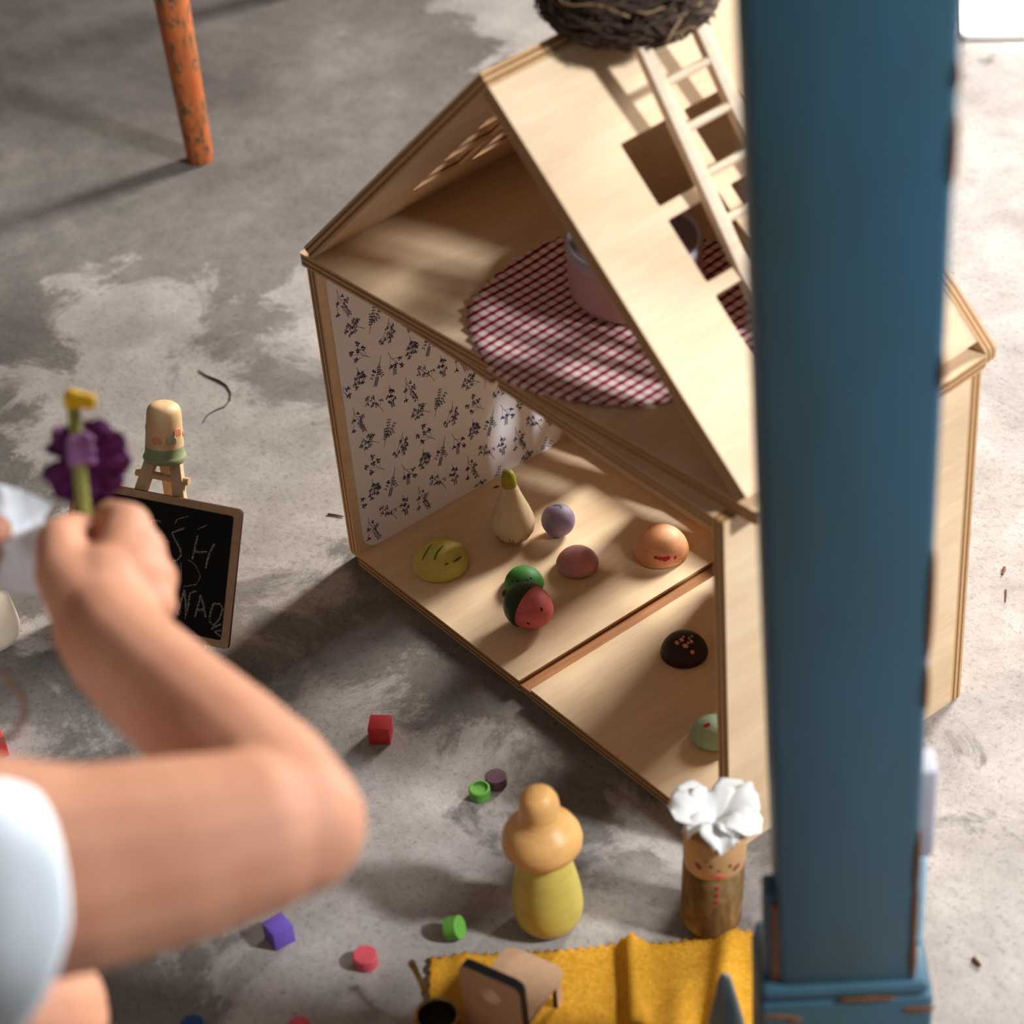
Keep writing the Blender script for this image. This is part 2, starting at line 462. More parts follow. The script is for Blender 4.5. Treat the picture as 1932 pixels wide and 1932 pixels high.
for v in list(bs.verts):
    v.co.y = min(max(v.co.y, 0.0085), 0.2188); v.co.z = min(max(v.co.z, 0.0116), 0.2838)
    v.co.x -= 0.00005
tag(from_bm('berry_print', bb, M['print'], ws), kind='stuff')
tag(from_bm('stem_print', bs, M['stem_print'], ws), kind='stuff')

# ------------------------------------------------------------------ attic storey, lifted on and turned a little
WA, DA, RZ = 0.4516, 0.2338, 0.5325
AM = TR((0.0146, -0.0136, 0)) @ Matrix.Rotation(0.0578, 4, 'Z')
attic = thing('dollhouse_attic', "gabled plywood attic with gridded roof windows, sitting askew on the lower storey", 'dollhouse',
              AM @ Vector((WA / 2, DA / 2, H)))
E0 = Vector((WA / 2, 0, RZ)); sl = Vector((WA, 0, H + T)) - E0; SL = sl.length; sl.normalize()
panel('attic_floor', rounded(rect(0, 0, WA, DA - T), [0.003, 0.003, 0, 0]), [], T, AM @ TR((0, 0, H)), attic)
gable = rounded([(0, H), (WA, H), (WA, H + T + 0.001), (WA / 2, RZ + 0.0005), (0, H + T + 0.001)], [0.004, 0.006, 0.003, 0.002, 0.003])
panel('back_gable', gable, [], T, AM @ TR((0, DA - T, 0)) @ XZ, attic)
ROOFHOLES = [rounded(rect(u, v, u + 0.046, v + 0.0462), 0.002, 2) for u in (0.0611, 0.1179) for v in (0.0793, 0.1352, 0.1909)]
def roof(sgn, s0):
    """panel plane: u = depth along y, v = distance down the slope; thickness inwards"""
    d = Vector((sgn * sl.x, 0, sl.z)); nrm = Vector((-sgn * -sl.z, 0, sl.x)); inw = Vector((sgn * sl.z, 0, -sl.x))
    m = Matrix.Identity(4)
    for i in range(3): m[i][0] = (0, 1, 0)[i]; m[i][1] = d[i]; m[i][2] = inw[i]
    m.translation = E0
    outer = [(0, s0), (DA - T, s0), (DA - T, SL - 0.0108), (0, SL - 0.0108)]
    return panel('roof_panel', outer, ROOFHOLES, T, AM @ m, attic)
roof(1, T + 0.0002); roof(-1, 0.0)

# ladder through the roof window
ladder = thing('toy_ladder', "small wooden ladder leaning through the dolls' house roof window up to the nest", 'ladder', AM @ Vector((0.41, 0.1, H + T)))
LA = Vector((0.3556, 0, 0.4048)); LB = Vector((0.2755, 0, 0.5297)); ld = (LB - LA).normalized(); ln = Vector((ld.z, 0, -ld.x))
def rail(y):
    p0 = LA - ld * 0.105 ; p1 = LB + ld * 0.018
    m = place((p0 + p1) / 2 + Vector((0, y, 0)) + ln * 0.0, ld, (0, 1, 0))
    return box('rail', (0.0100, 0.0070, (p1 - p0).length), AM @ m, M['rail_wood'], ladder, 0.0008)
Y1, Y2 = 0.0902, 0.1378
rail(Y1); rail(Y2)
for k in range(7):
    p = LA + ld * (-0.064 + 0.0310 * k)
    tube('rung', [AM @ (p + Vector((0, Y1, 0))), AM @ (p + Vector((0, Y2, 0)))], 0.0031, M['rail_wood'], ladder, 12)

# ------------------------------------------------------------------ things in the attic
M['twig'] = flat('nest_twig', '#49372b', 0.8, 0.35, 40)
M['straw'] = flat('nest_straw', '#a3865c', 0.8, 0.2, 40)
M['nest_core'] = flat('nest_core', '#2c2018', 0.9, 0.3, 80)
nc = AM @ Vector((0.236, 0.118, 0.546))
nest = thing('bird_nest', "dark twig bird nest resting on the ridge of the dolls' house roof", 'nest', nc - Vector((0, 0, 0.024)))
RN = 0.053
prof = [(0.0, -0.024), (0.022, -0.023), (0.038, -0.017), (0.046, -0.004), (0.046, 0.012), (0.040, 0.020), (0.032, 0.016), (0.024, 0.004), (0.0, -0.004)]
lathe('nest_bowl', prof, M['nest_core'], nest, 32, TR(nc))
def nest_strands(bm, n, r0, seed, big=1.0, th=(0.0006, 0.0013)):
    rnd = random.Random(seed)
    for i in range(n):
        a0 = rnd.uniform(0, 2 * PI); span = rnd.uniform(0.5, 1.9) * rnd.choice((-1, 1))
        lat = rnd.uniform(-1.15, 0.75); dl = rnd.uniform(-0.55, 0.55)
        rr = r0 * rnd.uniform(0.97, 1.10)
        pts = []
        for k in range(9):
            t = k / 8; a = a0 + span * t; la = lat + dl * (t - 0.5) * 2 + 0.08 * math.sin(9 * t + i)
            rad = rr * (1 + 0.05 * math.sin(5 * t + i)) + (0.0022 * max(0, abs(t - 0.5) - 0.38) * 8 * big)
            pts.append(nc + Vector((rad * math.cos(la) * math.cos(a), rad * math.cos(la) * math.sin(a), 0.025 * math.sin(la) * rad / r0 + (-0.001))))
        tube_bm(bm, pts, rnd.uniform(*th), 5)
bm = bmesh.new(); nest_strands(bm, 560, RN, 5, 1.0, (0.0004, 0.00095))
tag(from_bm('twigs', bm, M['twig'], nest, smooth=True), kind='stuff')
bm = bmesh.new(); nest_strands(bm, 26, RN * 1.03, 9, 1.5, (0.0006, 0.0009))
so = tag(from_bm('straw_strands', bm, M['straw'], nest, smooth=True), kind='stuff'); so['label'] = 'pale straw strands woven among the dark twigs'

def gingham():
    k = NT('gingham'); co = k.coord((1, 1, 1), (0, 0, -0.0578 - 0.02))
    sep = k.n('ShaderNodeSeparateXYZ'); k.l(co, sep.inputs[0])
    def band(o, p):
        w = k.math('FRACT', k.math('MULTIPLY', o, 1 / p))
        return k.ramp(w, [(0.04, BW(0)), (0.10, BW(1)), (0.44, BW(1)), (0.50, BW(0))])
    bx = band(sep.outputs[0], 0.0083); by = band(sep.outputs[1], 0.0083)
    f = k.math('ADD', k.math('MULTIPLY', bx, 0.62), k.math('MULTIPLY', by, 0.38))
    th = k.noise(k.coord(), 1500, 2)
    f = k.math('ADD', f, k.math('MULTIPLY', k.math('SUBTRACT', th, 0.5), 0.25))
    col = k.ramp(f, [(0.05, lin('#f3e8da')), (0.36, lin('#e0b4ae')), (0.62, lin('#ab2348')), (0.98, lin('#780a28'))])
    k.bump(th, 0.3, 0.0006)
    return k.done(col, 0.9, 0.1)
M['gingham'] = gingham()
bm = bmesh.new()
cc = (0.239, 0.098); RC = 0.1065
NR, NA = 12, 168
rows = []
for i in range(NR + 1):
    row = []
    for j in range(NA):
        a = 2 * PI * j / NA
        rr = RC * i / NR
        if i == NR: rr += (0.0022 if j % 3 == 0 else (-0.0012 if j % 3 == 2 else 0.0004)) + 0.0010 * math.sin(7 * a) + 0.0016 * noise.noise(Vector((j * 0.9, 0.3, 0)))
        x = cc[0] + rr * math.cos(a); y = cc[1] + rr * math.sin(a)
        ht = 0.0012 + 0.0014 * (i / NR) ** 3 * (1 + math.sin(5 * a + 1.0)) + 0.0008 * (1 + math.sin(60 * x)) * (i / NR)
        if y < 0: ht -= 0.10 * (-y)
        row.append((x, y, ht))
    rows.append(row)
vsr = []
for i, row in enumerate(rows):
    if i == 0: vsr.append([bm.verts.new(AM @ Vector((cc[0], cc[1], H + T + 0.0012)))] * NA)
    else: vsr.append([bm.verts.new(AM @ Vector((x, y, H + T + z))) for x, y, z in row])
for j in range(NA):
    k2 = (j + 1) % NA
    bm.faces.new((vsr[0][0], vsr[1][j], vsr[1][k2]))
    for i in range(1, NR): bm.faces.new((vsr[i][j], vsr[i + 1][j], vsr[i + 1][k2], vsr[i][k2]))
o = from_bm('gingham_cloth', bm, M['gingham'], None, smooth=True)
md = o.modifiers.new('thickness', 'SOLIDIFY'); md.thickness = 0.0008; md.offset = -1
tag(o, 'round red and cream gingham cloth with ragged edge on the attic floor', 'cloth')

M['pink_paint'] = flat('dusty_pink_paint', '#c79a93', 0.45, 0.06)
M['cup_rim'] = flat('lilac_white_rim', '#b3a9b3', 0.4, 0.04)
M['cup_inside'] = flat('mauve_grey_lining', '#7d6f76', 0.55, 0.06)
jp = AM @ Vector((0.2262, 0.1226, H + T + 0.0016))
jar = thing('pink_tub', 'dusty pink tub with pale rim standing on the gingham cloth', 'tub', jp)
RJ = 0.0470; HJ = 0.046
lathe('body', [(0, 0), (RJ - 0.010, 0), (RJ - 0.004, 0.0025), (RJ - 0.0005, 0.008), (RJ, 0.016), (RJ, HJ - 0.007)], M['pink_paint'], jar, 48, TR(jp))
lathe('rim', [(RJ - 0.0045, HJ - 0.012), (RJ + 0.0004, HJ - 0.0075), (RJ + 0.0008, HJ - 0.002), (RJ - 0.001, HJ), (RJ - 0.0035, HJ - 0.001), (RJ - 0.0045, HJ - 0.006)], M['cup_rim'], jar, 48, TR(jp))
lathe('lining', [(RJ - 0.0042, HJ - 0.002), (RJ - 0.0055, HJ - 0.008), (RJ - 0.008, 0.006), (0, 0.004)], M['cup_inside'], jar, 48, TR(jp))

# ------------------------------------------------------------------ turned wooden food on the lower floor
def dome_prof(r, h=1.0, under=0.10, n=14):
    """half ball with softly rounded lower edge"""
    a0 = math.asin(min(0.9, under * 0.9 / h))
    re, ze = r * math.cos(a0), r * h * math.sin(a0)
    p = [(0, 0), (re - ze * 0.85, 0), (re - ze * 0.40, ze * 0.12), (re - ze * 0.10, ze * 0.5)]
    for k in range(0, n + 1):
        a = a0 + (PI / 2 - a0) * k / n
        p.append((r * math.cos(a) if k < n else 0, r * h * math.sin(a)))
    return p
def dome_n(c, r, n, h=1.0):
    """point on the dome surface in direction n, with its normal"""
    n = Vector(n)
    if n.z < 0.06: n.z = 0.06
    n.normalize()
    return Vector(c) + Vector((n.x * r, n.y * r, n.z * r * h)), n
def paint(name, h, rough=0.55, grain=True):
    k = NT(name); c = lin(h)
    co = k.coord((14, 14, 90)); f = k.noise(co, 4, 6, 0.6, 0.6)
    d = tuple(x * 0.84 for x in c[:3]) + (1,); e = tuple(min(1, x * 1.10) for x in c[:3]) + (1,)
    col = k.ramp(f, [(0.3, d), (0.7, e)])
    sp_ = k.noise(k.coord(), 900, 2)
    col = k.mix(0.35, col, k.ramp(sp_, [(0.35, BW(0.75)), (0.6, BW(1.05))]), 'MULTIPLY')
    k.bump(f, 0.06, 0.0004)
    return k.done(col, rough, 0.3)
def dome(name, label, cat, c, r, mat, h=1.0, under=0.10):
    t = thing(name, label, cat, c)
    lathe('dome', dome_prof(r, h, under), mat, t, 40, TR(Vector(c)), angle=60)
    return t
def dab(t, mat, c, r, n, rx, ry, x=None, name='paint_dab', h=1.0):
    p, nn = dome_n(c, r, n, h)
    bm = bmesh.new(); blob(bm, p - nn * 0.0001, nn, rx, ry, 0.00035, x)
    return from_bm(name, bm, mat, t, smooth=True)
def stroke(t, mat, c, r, ns, w, name='paint_stroke', h=1.0):
    pts = []
    for a, b in zip(ns, ns[1:]):
        for k in range(5): pts.append(Vector(a).lerp(Vector(b), k / 5))
    pts.append(Vector(ns[-1]))
    pp = [dome_n(c, r, q, h)[0] for q in pts]
    m = len(pp)
    return tube(name, pp, [w * (0.45 + 0.55 * math.sin(PI * (i + 0.6) / (m + 0.2))) for i in range(m)], mat, t, 8)

M['melon'] = paint('melon_paint', '#cbb95c')
M['leaf_green'] = flat('leaf_green_mark', '#3f6a2e', 0.6, 0.1)
c = (0.0690, 0.0412, 0.0107); r = 0.0233
t = dome('wooden_half_melon', 'yellow-green wooden half ball with green streaks, nearest the wallpaper', 'toy food', c, r, M['melon'])
stroke(t, M['leaf_green'], c, r, [(0.0102, -0.7495, 0.6620), (-0.0253, -0.5482, 0.8360), (-0.1163, -0.2013, 0.9726)], 0.0007)
stroke(t, M['leaf_green'], c, r, [(0.3905, -0.5065, 0.7687), (0.2965, -0.2862, 0.9111), (0.2182, 0.0434, 0.9749)], 0.0009)
stroke(t, M['leaf_green'], c, r, [(0.7904, -0.0064, 0.6126), (0.7698, 0.2293, 0.5957), (0.7167, 0.4002, 0.5711)], 0.0011)
stroke(t, M['leaf_green'], c, r, [(0.7109, -0.3294, 0.6214), (0.7549, -0.1699, 0.6334)], 0.0007)

M['peach'] = paint('peach_paint', '#dc9a6a')
M['red_mark'] = flat('red_mark', '#b3142c', 0.6, 0.08)
c = (0.1809, 0.1793, 0.0107); r = 0.0229
t = dome('wooden_peach_half', 'peach-orange wooden half ball with row of small red marks', 'toy food', c, r, M['peach'])
for x, y, rx in ((-0.20, 0.20, 0.0021), (-0.05, 0.21, 0.0019), (0.10, 0.24, 0.0026), (0.22, 0.20, 0.0015), (0.47, 0.17, 0.0014)):
    pass
for n, rx, ry in (((0.5509, -0.6928, 0.4653), 0.0021, 0.0016), ((0.6694, -0.5978, 0.4411), 0.0021, 0.0018), ((0.7697, -0.4884, 0.4111), 0.0026, 0.0021), ((0.8225, -0.3744, 0.4282), 0.0018, 0.0018), ((0.9182, -0.1340, 0.3728), 0.0013, 0.0018)):
    dab(t, M['red_mark'], c, r, n, rx, ry, (0.6324, 0.7712, -0.0732), 'red_mark')

M['plum_pink'] = paint('rose_paint', '#c28282')
c = (0.1485, 0.1188, 0.0107); r = 0.0180
dome('wooden_rose_dome', 'plain rose-pink wooden half ball beside the lilac ball', 'toy food', c, r, M['plum_pink'], 1.0, 0.32)

M['choc'] = paint('chocolate_paint', '#2e1710', 0.5)
M['sprinkle_pink'] = flat('sprinkle_pink', '#d68f7a', 0.6, 0.05)
M['sprinkle_yellow'] = flat('sprinkle_yellow', '#b9a231', 0.6, 0.05)
c = (0.2829, 0.1106, 0.0107); r = 0.0183
t = dome('wooden_chocolate', 'dark chocolate-brown wooden half ball with pink and yellow sprinkle dots', 'toy food', c, r, M['choc'])
for n, rx, ry in (((0.0466, -0.4189, 0.9068), 0.0021, 0.0016), ((0.1070, -0.2028, 0.9734), 0.0021, 0.0016), ((0.4148, -0.2572, 0.8728), 0.0022, 0.0016), ((0.3826, -0.3089, 0.8707), 0.0018, 0.0013), ((0.4114, 0.0602, 0.9095), 0.0016, 0.0015), ((0.7211, -0.1776, 0.6697), 0.0017, 0.0017)):
    dab(t, M['sprinkle_pink'], c, r, n, rx, ry, None, 'sprinkle')
for n in ((0.0405, -0.0421, 0.9983), (0.2443, 0.0859, 0.9659), (0.3834, -0.0975, 0.9184), (0.2044, 0.2718, 0.9404)):
    dab(t, M['sprinkle_yellow'], c, r, n, 0.0013, 0.0011, None, 'sprinkle')

M['mint'] = paint('mint_paint', '#a0b596')
c = (0.3652, 0.0631, 0.0107); r = 0.0175
t = dome('wooden_mint_bun', 'mint-green rounded wooden bun half hidden behind the right wall', 'toy food', c, r, M['mint'], 1.05, 0.42)
dab(t, M['red_mark'], c, r, (-0.0088, -0.2909, 0.9567), 0.0029, 0.0018, (0.5205, 0.8814, 0.1213), 'red_mark', 1.05)
for n in ((0.1111, -0.4750, 0.8729), (0.3051, -0.3475, 0.8866), (0.2412, -0.6196, 0.7469)): dab(t, M['sprinkle_pink'], c, r, n, 0.0011, 0.0010, None, 'sprinkle', 1.05)

M['lilac'] = paint('lilac_paint', '#8b788c')
g0 = Vector((0.1053, 0.1359, 0.0107)); r = 0.0139
t = thing('wooden_lilac_ball', 'round lilac wooden ball with green leaf mark on top', 'toy food', g0)
lathe('ball', [(r * math.sin(PI * k / 20), -r * math.cos(PI * k / 20)) if 0 < k < 20 else (0, -r + 2 * r * (k // 20)) for k in range(21)], M['lilac'], t, 36, TR(g0 + Vector((0, 0, r))))
bm = bmesh.new()
for n, rx, ry in (((-0.1635, 0.0976, 0.9817), 0.0030, 0.0012), ((-0.0266, 0.1927, 0.9809), 0.0026, 0.0013), ((0.1346, 0.1895, 0.9726), 0.0014, 0.0019)):
    n = Vector(n); blob(bm, g0 + Vector((0, 0, r)) + n * (r - 0.0001), n, rx, ry, 0.0003, (0.6324, 0.7712, -0.0732))
from_bm('leaf_mark', bm, M['leaf_green'], t, smooth=True)

M['garlic'] = wood('garlic_wood', '#e3cfae', '#c9a983', (25, 25, 5))
M['garlic_tip'] = paint('olive_yellow_paint', '#a09a28')
M['garlic_pink'] = flat('pink_wash', '#b8686c', 0.7, 0.1)
g0 = Vector((0.0836, 0.1059, 0.0107))
t = thing('wooden_turnip', 'pear-shaped bare wood turnip with olive tip and pink-stained base', 'toy food', g0)
RG = 0.0182
lathe('body', [(0, 0), (0.008, 0.0006), (0.0135, 0.004), (0.0170, 0.0095), (RG, 0.0160), (0.0172, 0.0225), (0.0148, 0.0300), (0.0115, 0.0385), (0.0085, 0.0470), (0.0062, 0.0550)], M['garlic'], t, 40, TR(g0))
lathe('tip', [(0.0063, 0.0548), (0.0064, 0.0560), (0.0060, 0.0620), (0.0046, 0.0668), (0.0025, 0.0688), (0, 0.0694)], M['garlic_tip'], t, 32, TR(g0))
bm = bmesh.new(); rnd = random.Random(2)
GP = [(0.008, 0.0006), (0.0135, 0.004), (0.0170, 0.0095), (0.0182, 0.0160), (0.0172, 0.0225)]
def g_rad(z):
    for (r0, z0), (r1, z1) in zip(GP, GP[1:]):
        if z0 <= z <= z1: return r0 + (r1 - r0) * (z - z0) / (z1 - z0)
    return GP[-1][0]
for k in range(30):
    a = 2 * PI * k / 30 + rnd.uniform(-0.08, 0.08); hgt = rnd.uniform(0.004, 0.012); wd = rnd.uniform(0.05, 0.13)
    L_ = []
    for q in range(6):
        u = q / 5; z = 0.0022 + hgt * u; rr = g_rad(z) + 0.00018; w_ = wd * (1 - u) ** 0.7 + 0.004
        L_.append([bm.verts.new(g0 + Vector((rr * math.cos(a + d_), rr * math.sin(a + d_), z))) for d_ in (-w_, 0, w_)])
    for A_, B_ in zip(L_, L_[1:]):
        for q in range(2): bm.faces.new((A_[q], A_[q + 1], B_[q + 1], B_[q]))
from_bm('pink_streaks', bm, M['garlic_pink'], t, smooth=True)['kind'] = 'stuff'

M['bright_green'] = paint('grass_green_paint', '#3c7a30')
M['seed_black'] = flat('seed_black', '#15140f', 0.6, 0.05)
cg = (0.1355, 0.0737, 0.0107); r = 0.0160
t = dome('wooden_green_half', 'grass-green wooden half ball with black dots behind the melon ball', 'toy food', cg, r, M['bright_green'])
for n in ((0.0084, -0.7189, 0.6950), (0.2612, -0.5679, 0.7806), (0.5911, -0.1765, 0.7871), (0.5850, 0.0252, 0.8107), (0.8405, 0.0106, 0.5418)):
    dab(t, M['seed_black'], cg, r, n, 0.0012, 0.0009, None, 'black_dot')

M['dark_green'] = paint('bottle_green_paint', '#26331b', 0.42)
M['flesh'] = paint('melon_flesh_paint', '#cf6663', 0.55)
r = 0.0180
sc_ = Vector((0.1726, 0.0473, 0.0107)) + Vector((0, 0, r + 0.0004))
axv = Vector((0.9594, 0.2389, -0.1233)).normalized()
t = thing('wooden_watermelon', 'small wooden watermelon ball, dark green rind with red flesh half and black pips', 'toy food', sc_ - Vector((0, 0, r)))
mm = place(sc_, axv)
def arc(r, a0, a1, n, sx=1.0): return [(max(0, r * math.sin(a0 + (a1 - a0) * k / n)), -r * math.cos(a0 + (a1 - a0) * k / n) * sx) for k in range(n + 1)]
fl = arc(r * 0.97, 0.5 * PI - 0.15, PI, 12, 1.28); fl[-1] = (0, fl[-1][1])
lathe('red_flesh', [(0, fl[0][1])] + fl, M['flesh'], t, 40, mm)
rind = arc(r * 1.03, 0, 0.5 * PI, 12, 1.0); rind[0] = (0, rind[0][1])
lathe('rind', rind + [(r * 1.02, 0.0012), (r * 0.94, 0.0014), (0, 0.0014)], M['dark_green'], t, 40, mm)
lathe('stalk_nub', [(0.0046, -r * 0.90), (0.0040, -r * 1.05), (0.0034, -r * 1.20), (0.0018, -r * 1.28), (0, -r * 1.30)], M['dark_green'], t, 20, mm)
for d, e in ((0.42, -0.20), (-0.15, 0.62)):
    n = (Vector((0.6324, 0.7712, -0.0732)) * 0 + axv * 0.80 + mm.to_3x3() @ Vector((d, e, 0))).normalized()
for n in ((0.9241, -0.0083, 0.3821), (0.7915, -0.5967, -0.1319)):
    n = Vector(n)
    # push out to the (elongated) flesh surface
    az_ = n.dot(axv); rad = (n - axv * az_)
    k = 1.0 / math.sqrt((az_ / (r * 0.97 * 1.28)) ** 2 + (rad.length / (r * 0.97)) ** 2)
    p = sc_ + n * k
    nn = (axv * az_ / (1.28 ** 2) + rad).normalized()
    bm = bmesh.new(); blob(bm, p - nn * 0.0001, nn, 0.0019, 0.0010, 0.0003, (0.6742, 0.0329, -0.6590)); from_bm('pip', bm, M['seed_black'], t, smooth=True)

# ------------------------------------------------------------------ blocks and counters scattered on the concrete
def cube_block(name, label, g, s, yaw, mat, tilt=None, group=None, z=None):
    m = TR(Vector(g) + Vector((0, 0, s / 2 if z is None else z))) @ Matrix.Rotation(yaw, 4, 'Z')
    if tilt: m = m @ tilt
    return tag(box(name, (s, s, s), m, mat, None, 0.0007), label, 'block', group)
camyaw = math.atan2(0.77119, 0.63237)
M['red_block'] = paint('red_stain', '#c4363a'); M['purple_block'] = paint('violet_stain', '#6f55b4')
M['green_disc'] = paint('lime_stain', '#69a845'); M['mauve_disc'] = paint('mauve_stain', '#6b4c5c'); M['pink_disc'] = paint('coral_pink_stain', '#d45560')
M['blue_disc'] = paint('navy_stain', '#1c3f70')
cube_block('toy_cube', "red wooden cube alone in front of the dolls' house floor edge", (0.1853, -0.1074, 0.0000), 0.0160, camyaw - 0.10, M['red_block'])
cube_block('toy_cube', 'violet wooden cube below the bent elbow', (0.2953, -0.2767, 0.0000), 0.0158, camyaw + 0.62, M['purple_block'])
cube_block('toy_cube', 'red wooden block cut by the left frame edge, above the white sleeve', (-0.0069, -0.3329, 0.0000), 0.0205, camyaw + 0.5, M['red_block'])
def disc(label, g, r, h, mat, rot=None, recess=False):
    m = TR(Vector(g)) @ (rot or Matrix.Identity(4))
    b = 0.0006
    prof = [(0, 0), (r - b, 0), (r, b), (r, h - b), (r - b, h)]
    prof += [(r * 0.78, h), (r * 0.72, h - 0.0014), (0, h - 0.0016)] if recess else [(0, h)]
    o = lathe('toy_counter', prof, mat, None, 32, m, 40)
    return tag(o, label, 'counter')
disc('lime green round wooden counter lying flat beside the mauve one', (0.2841, -0.0916, 0.0000), 0.0078, 0.0088, M['green_disc'], recess=True)
disc('dull mauve round wooden counter lying flat beside the lime one', (0.2828, -0.0752, 0.0000), 0.0080, 0.0085, M['mauve_disc'])
disc('coral pink round wooden counter lying flat left of the small brass pan', (0.3531, -0.2459, 0.0000), 0.0083, 0.0095, M['pink_disc'])
rt = frame((0.5280, 0.3933, 0.2351))
disc('lime green round wooden counter standing on edge left of the peg doll', Vector((0.3748, -0.1872, 0.0000)) + Vector((0, 0, 0.0083)) - Vector((0.5280, 0.3933, 0.2351)) * 0.006, 0.0083, 0.0100, M['green_disc'], rt)
disc('navy round wooden counter cut off by the bottom frame edge', (0.3220, -0.3649, 0.0000), 0.0080, 0.0090, M['blue_disc'])
disc('pink round wooden counter cut off by the bottom frame edge, right of navy one', (0.3710, -0.3131, 0.0000), 0.0080, 0.0085, M['pink_disc'])

# ------------------------------------------------------------------ peg doll with mushroom hat
M['doll_body'] = paint('mustard_olive_paint', '#cdb95c', 0.4); M['doll_hat'] = paint('apricot_paint', '#e8b06a', 0.4)
g0 = Vector((0.4088, -0.1307, 0.0000))
t = thing('peg_doll', 'yellow-green wooden peg doll wearing a domed apricot hat', 'doll', g0, None)
lathe('body', [(0, 0), (0.0150, 0.0003), (0.0195, 0.0030), (0.0228, 0.0090), (0.0242, 0.0175), (0.0238, 0.0270), (0.0222, 0.0400), (0.0200, 0.0520), (0.0172, 0.0650), (0.0148, 0.0760), (0.0130, 0.0820), (0, 0.0850)], M['doll_body'], t, 44, TR(g0))
hm = TR(g0 + Vector((0, 0, 0.0745))) @ frame(Vector((-0.4729, 0.3854, 0.7949)) * 0.12 + Vector((0, 0, 1)))
lathe('hat', [(0, 0.002), (0.0150, 0.0005), (0.0185, -0.0035), (0.0240, -0.0020), (0.0266, 0.0020), (0.0272, 0.0065), (0.0262, 0.0115), (0.0235, 0.0165), (0.0195, 0.0205), (0.0158, 0.0235), (0.0140, 0.0270), (0.0136, 0.0310), (0.0137, 0.0350), (0.0130, 0.0405), (0.0108, 0.0452), (0.0070, 0.0485), (0.0030, 0.0498), (0, 0.0500)], M['doll_hat'], t, 44, hm, 60)

# ------------------------------------------------------------------ twig doll
def bark():
    k = NT('bark'); co = k.coord((1, 1, 0.35))
    f = k.noise(co, 90, 7, 0.65, 0.5); g = k.noise(k.coord(), 30, 4)
    col = k.ramp(f, [(0.3, lin('#4f3820')), (0.5, lin('#806139')), (0.72, lin('#a3865c'))])
    col = k.mix(0.6, col, k.ramp(g, [(0.35, BW(0.7)), (0.65, BW(1.05))]), 'MULTIPLY')
    k.bump(f, 0.5, 0.0015); return k.done(col, 0.8, 0.2)
M['bark'] = bark(); M['peeled'] = wood('peeled_wood', '#d3a877', '#b98a58', (40, 40, 6))
M['brown_ink'] = flat('brown_ink', '#4a3226', 0.7, 0.1); M['blush'] = flat('maroon_blush', '#8b1f34', 0.7, 0.1); M['lip'] = flat('lip_red', '#c4503f', 0.7, 0.1)
M['petal'] = flat('white_cloth', '#f0eee9', 0.85, 0.03, 30)
g0 = Vector((0.4837, -0.0511, 0.0000)); top = Vector((0.4837, -0.0511, 0.0000)) + Vector((0.0035, 0.0042, -0.0004)) + Vector((0, 0, 0.094))
ax = (top - g0).normalized(); tm = place(g0, ax); RT = 0.0208; L = (top - g0).length
t = thing('twig_doll', 'branch doll with painted face, three red buttons and white cloth hair', 'doll', g0)
lathe('bark_body', [(0, 0.0005), (RT * 0.72, 0.0), (RT * 0.90, 0.0035), (RT, 0.009), (RT * 0.995, 0.03), (RT * 1.0, 0.052), (RT * 0.985, 0.060), (RT * 0.90, 0.0615)], M['bark'], t, 36, tm)
lathe('face', [(RT * 0.90, 0.060), (RT * 0.965, 0.0615), (RT * 1.0, 0.068), (RT * 1.01, L - 0.002), (RT * 0.97, L), (0, L)], M['peeled'], t, 36, tm)
tocam = Vector((0.6323, -0.4592, 0.6240)); tocam = (tocam - ax * tocam.dot(ax)).normalized(); side = ax.cross(tocam) * -1
if side.dot(Vector((0.6324, 0.7712, -0.0732))) < 0: side = -side
def on_log(a, z, rr=1.01):
    n = (tocam * math.cos(a) + side * math.sin(a)).normalized()
    return g0 + ax * z + n * RT * rr, n
def log_dab(name, mat, a, z, rx, ry, ang=0.0):
    p, n = on_log(a, z); tx = (side * math.cos(a) - tocam * math.sin(a))
    xd = tx * math.cos(ang) + ax * math.sin(ang)
    bm = bmesh.new(); blob(bm, p - n * 0.0001, n, rx, ry, 0.0004, xd); return from_bm(name, bm, mat, t, smooth=True)
log_dab('eye', M['brown_ink'], -0.20, 0.0762, 0.0014, 0.0016); log_dab('eye', M['brown_ink'], 0.42, 0.0752, 0.0014, 0.0016)
log_dab('blush', M['blush'], -0.62, 0.0735, 0.0033, 0.0020, -0.75); log_dab('blush', M['blush'], 0.68, 0.0712, 0.0036, 0.0020, 0.45)
log_dab('nose', M['brown_ink'], 0.06, 0.0725, 0.0015, 0.0005)
tube('eyebrow', [on_log(a, z)[0] for a, z in ((-0.42, 0.0795), (-0.30, 0.0812), (-0.18, 0.0800))], 0.0003, M['brown_ink'], t, 6)
tube('mouth', [on_log(a, z)[0] for a, z in ((-0.18, 0.0668), (-0.06, 0.0688), (0.06, 0.0682), (0.2, 0.0672), (0.24, 0.0662))], 0.0010, M['lip'], t, 6)
for z in (0.0555, 0.0490, 0.0425): log_dab('button', M['red_mark'], 0.05, z, 0.0016, 0.0016)
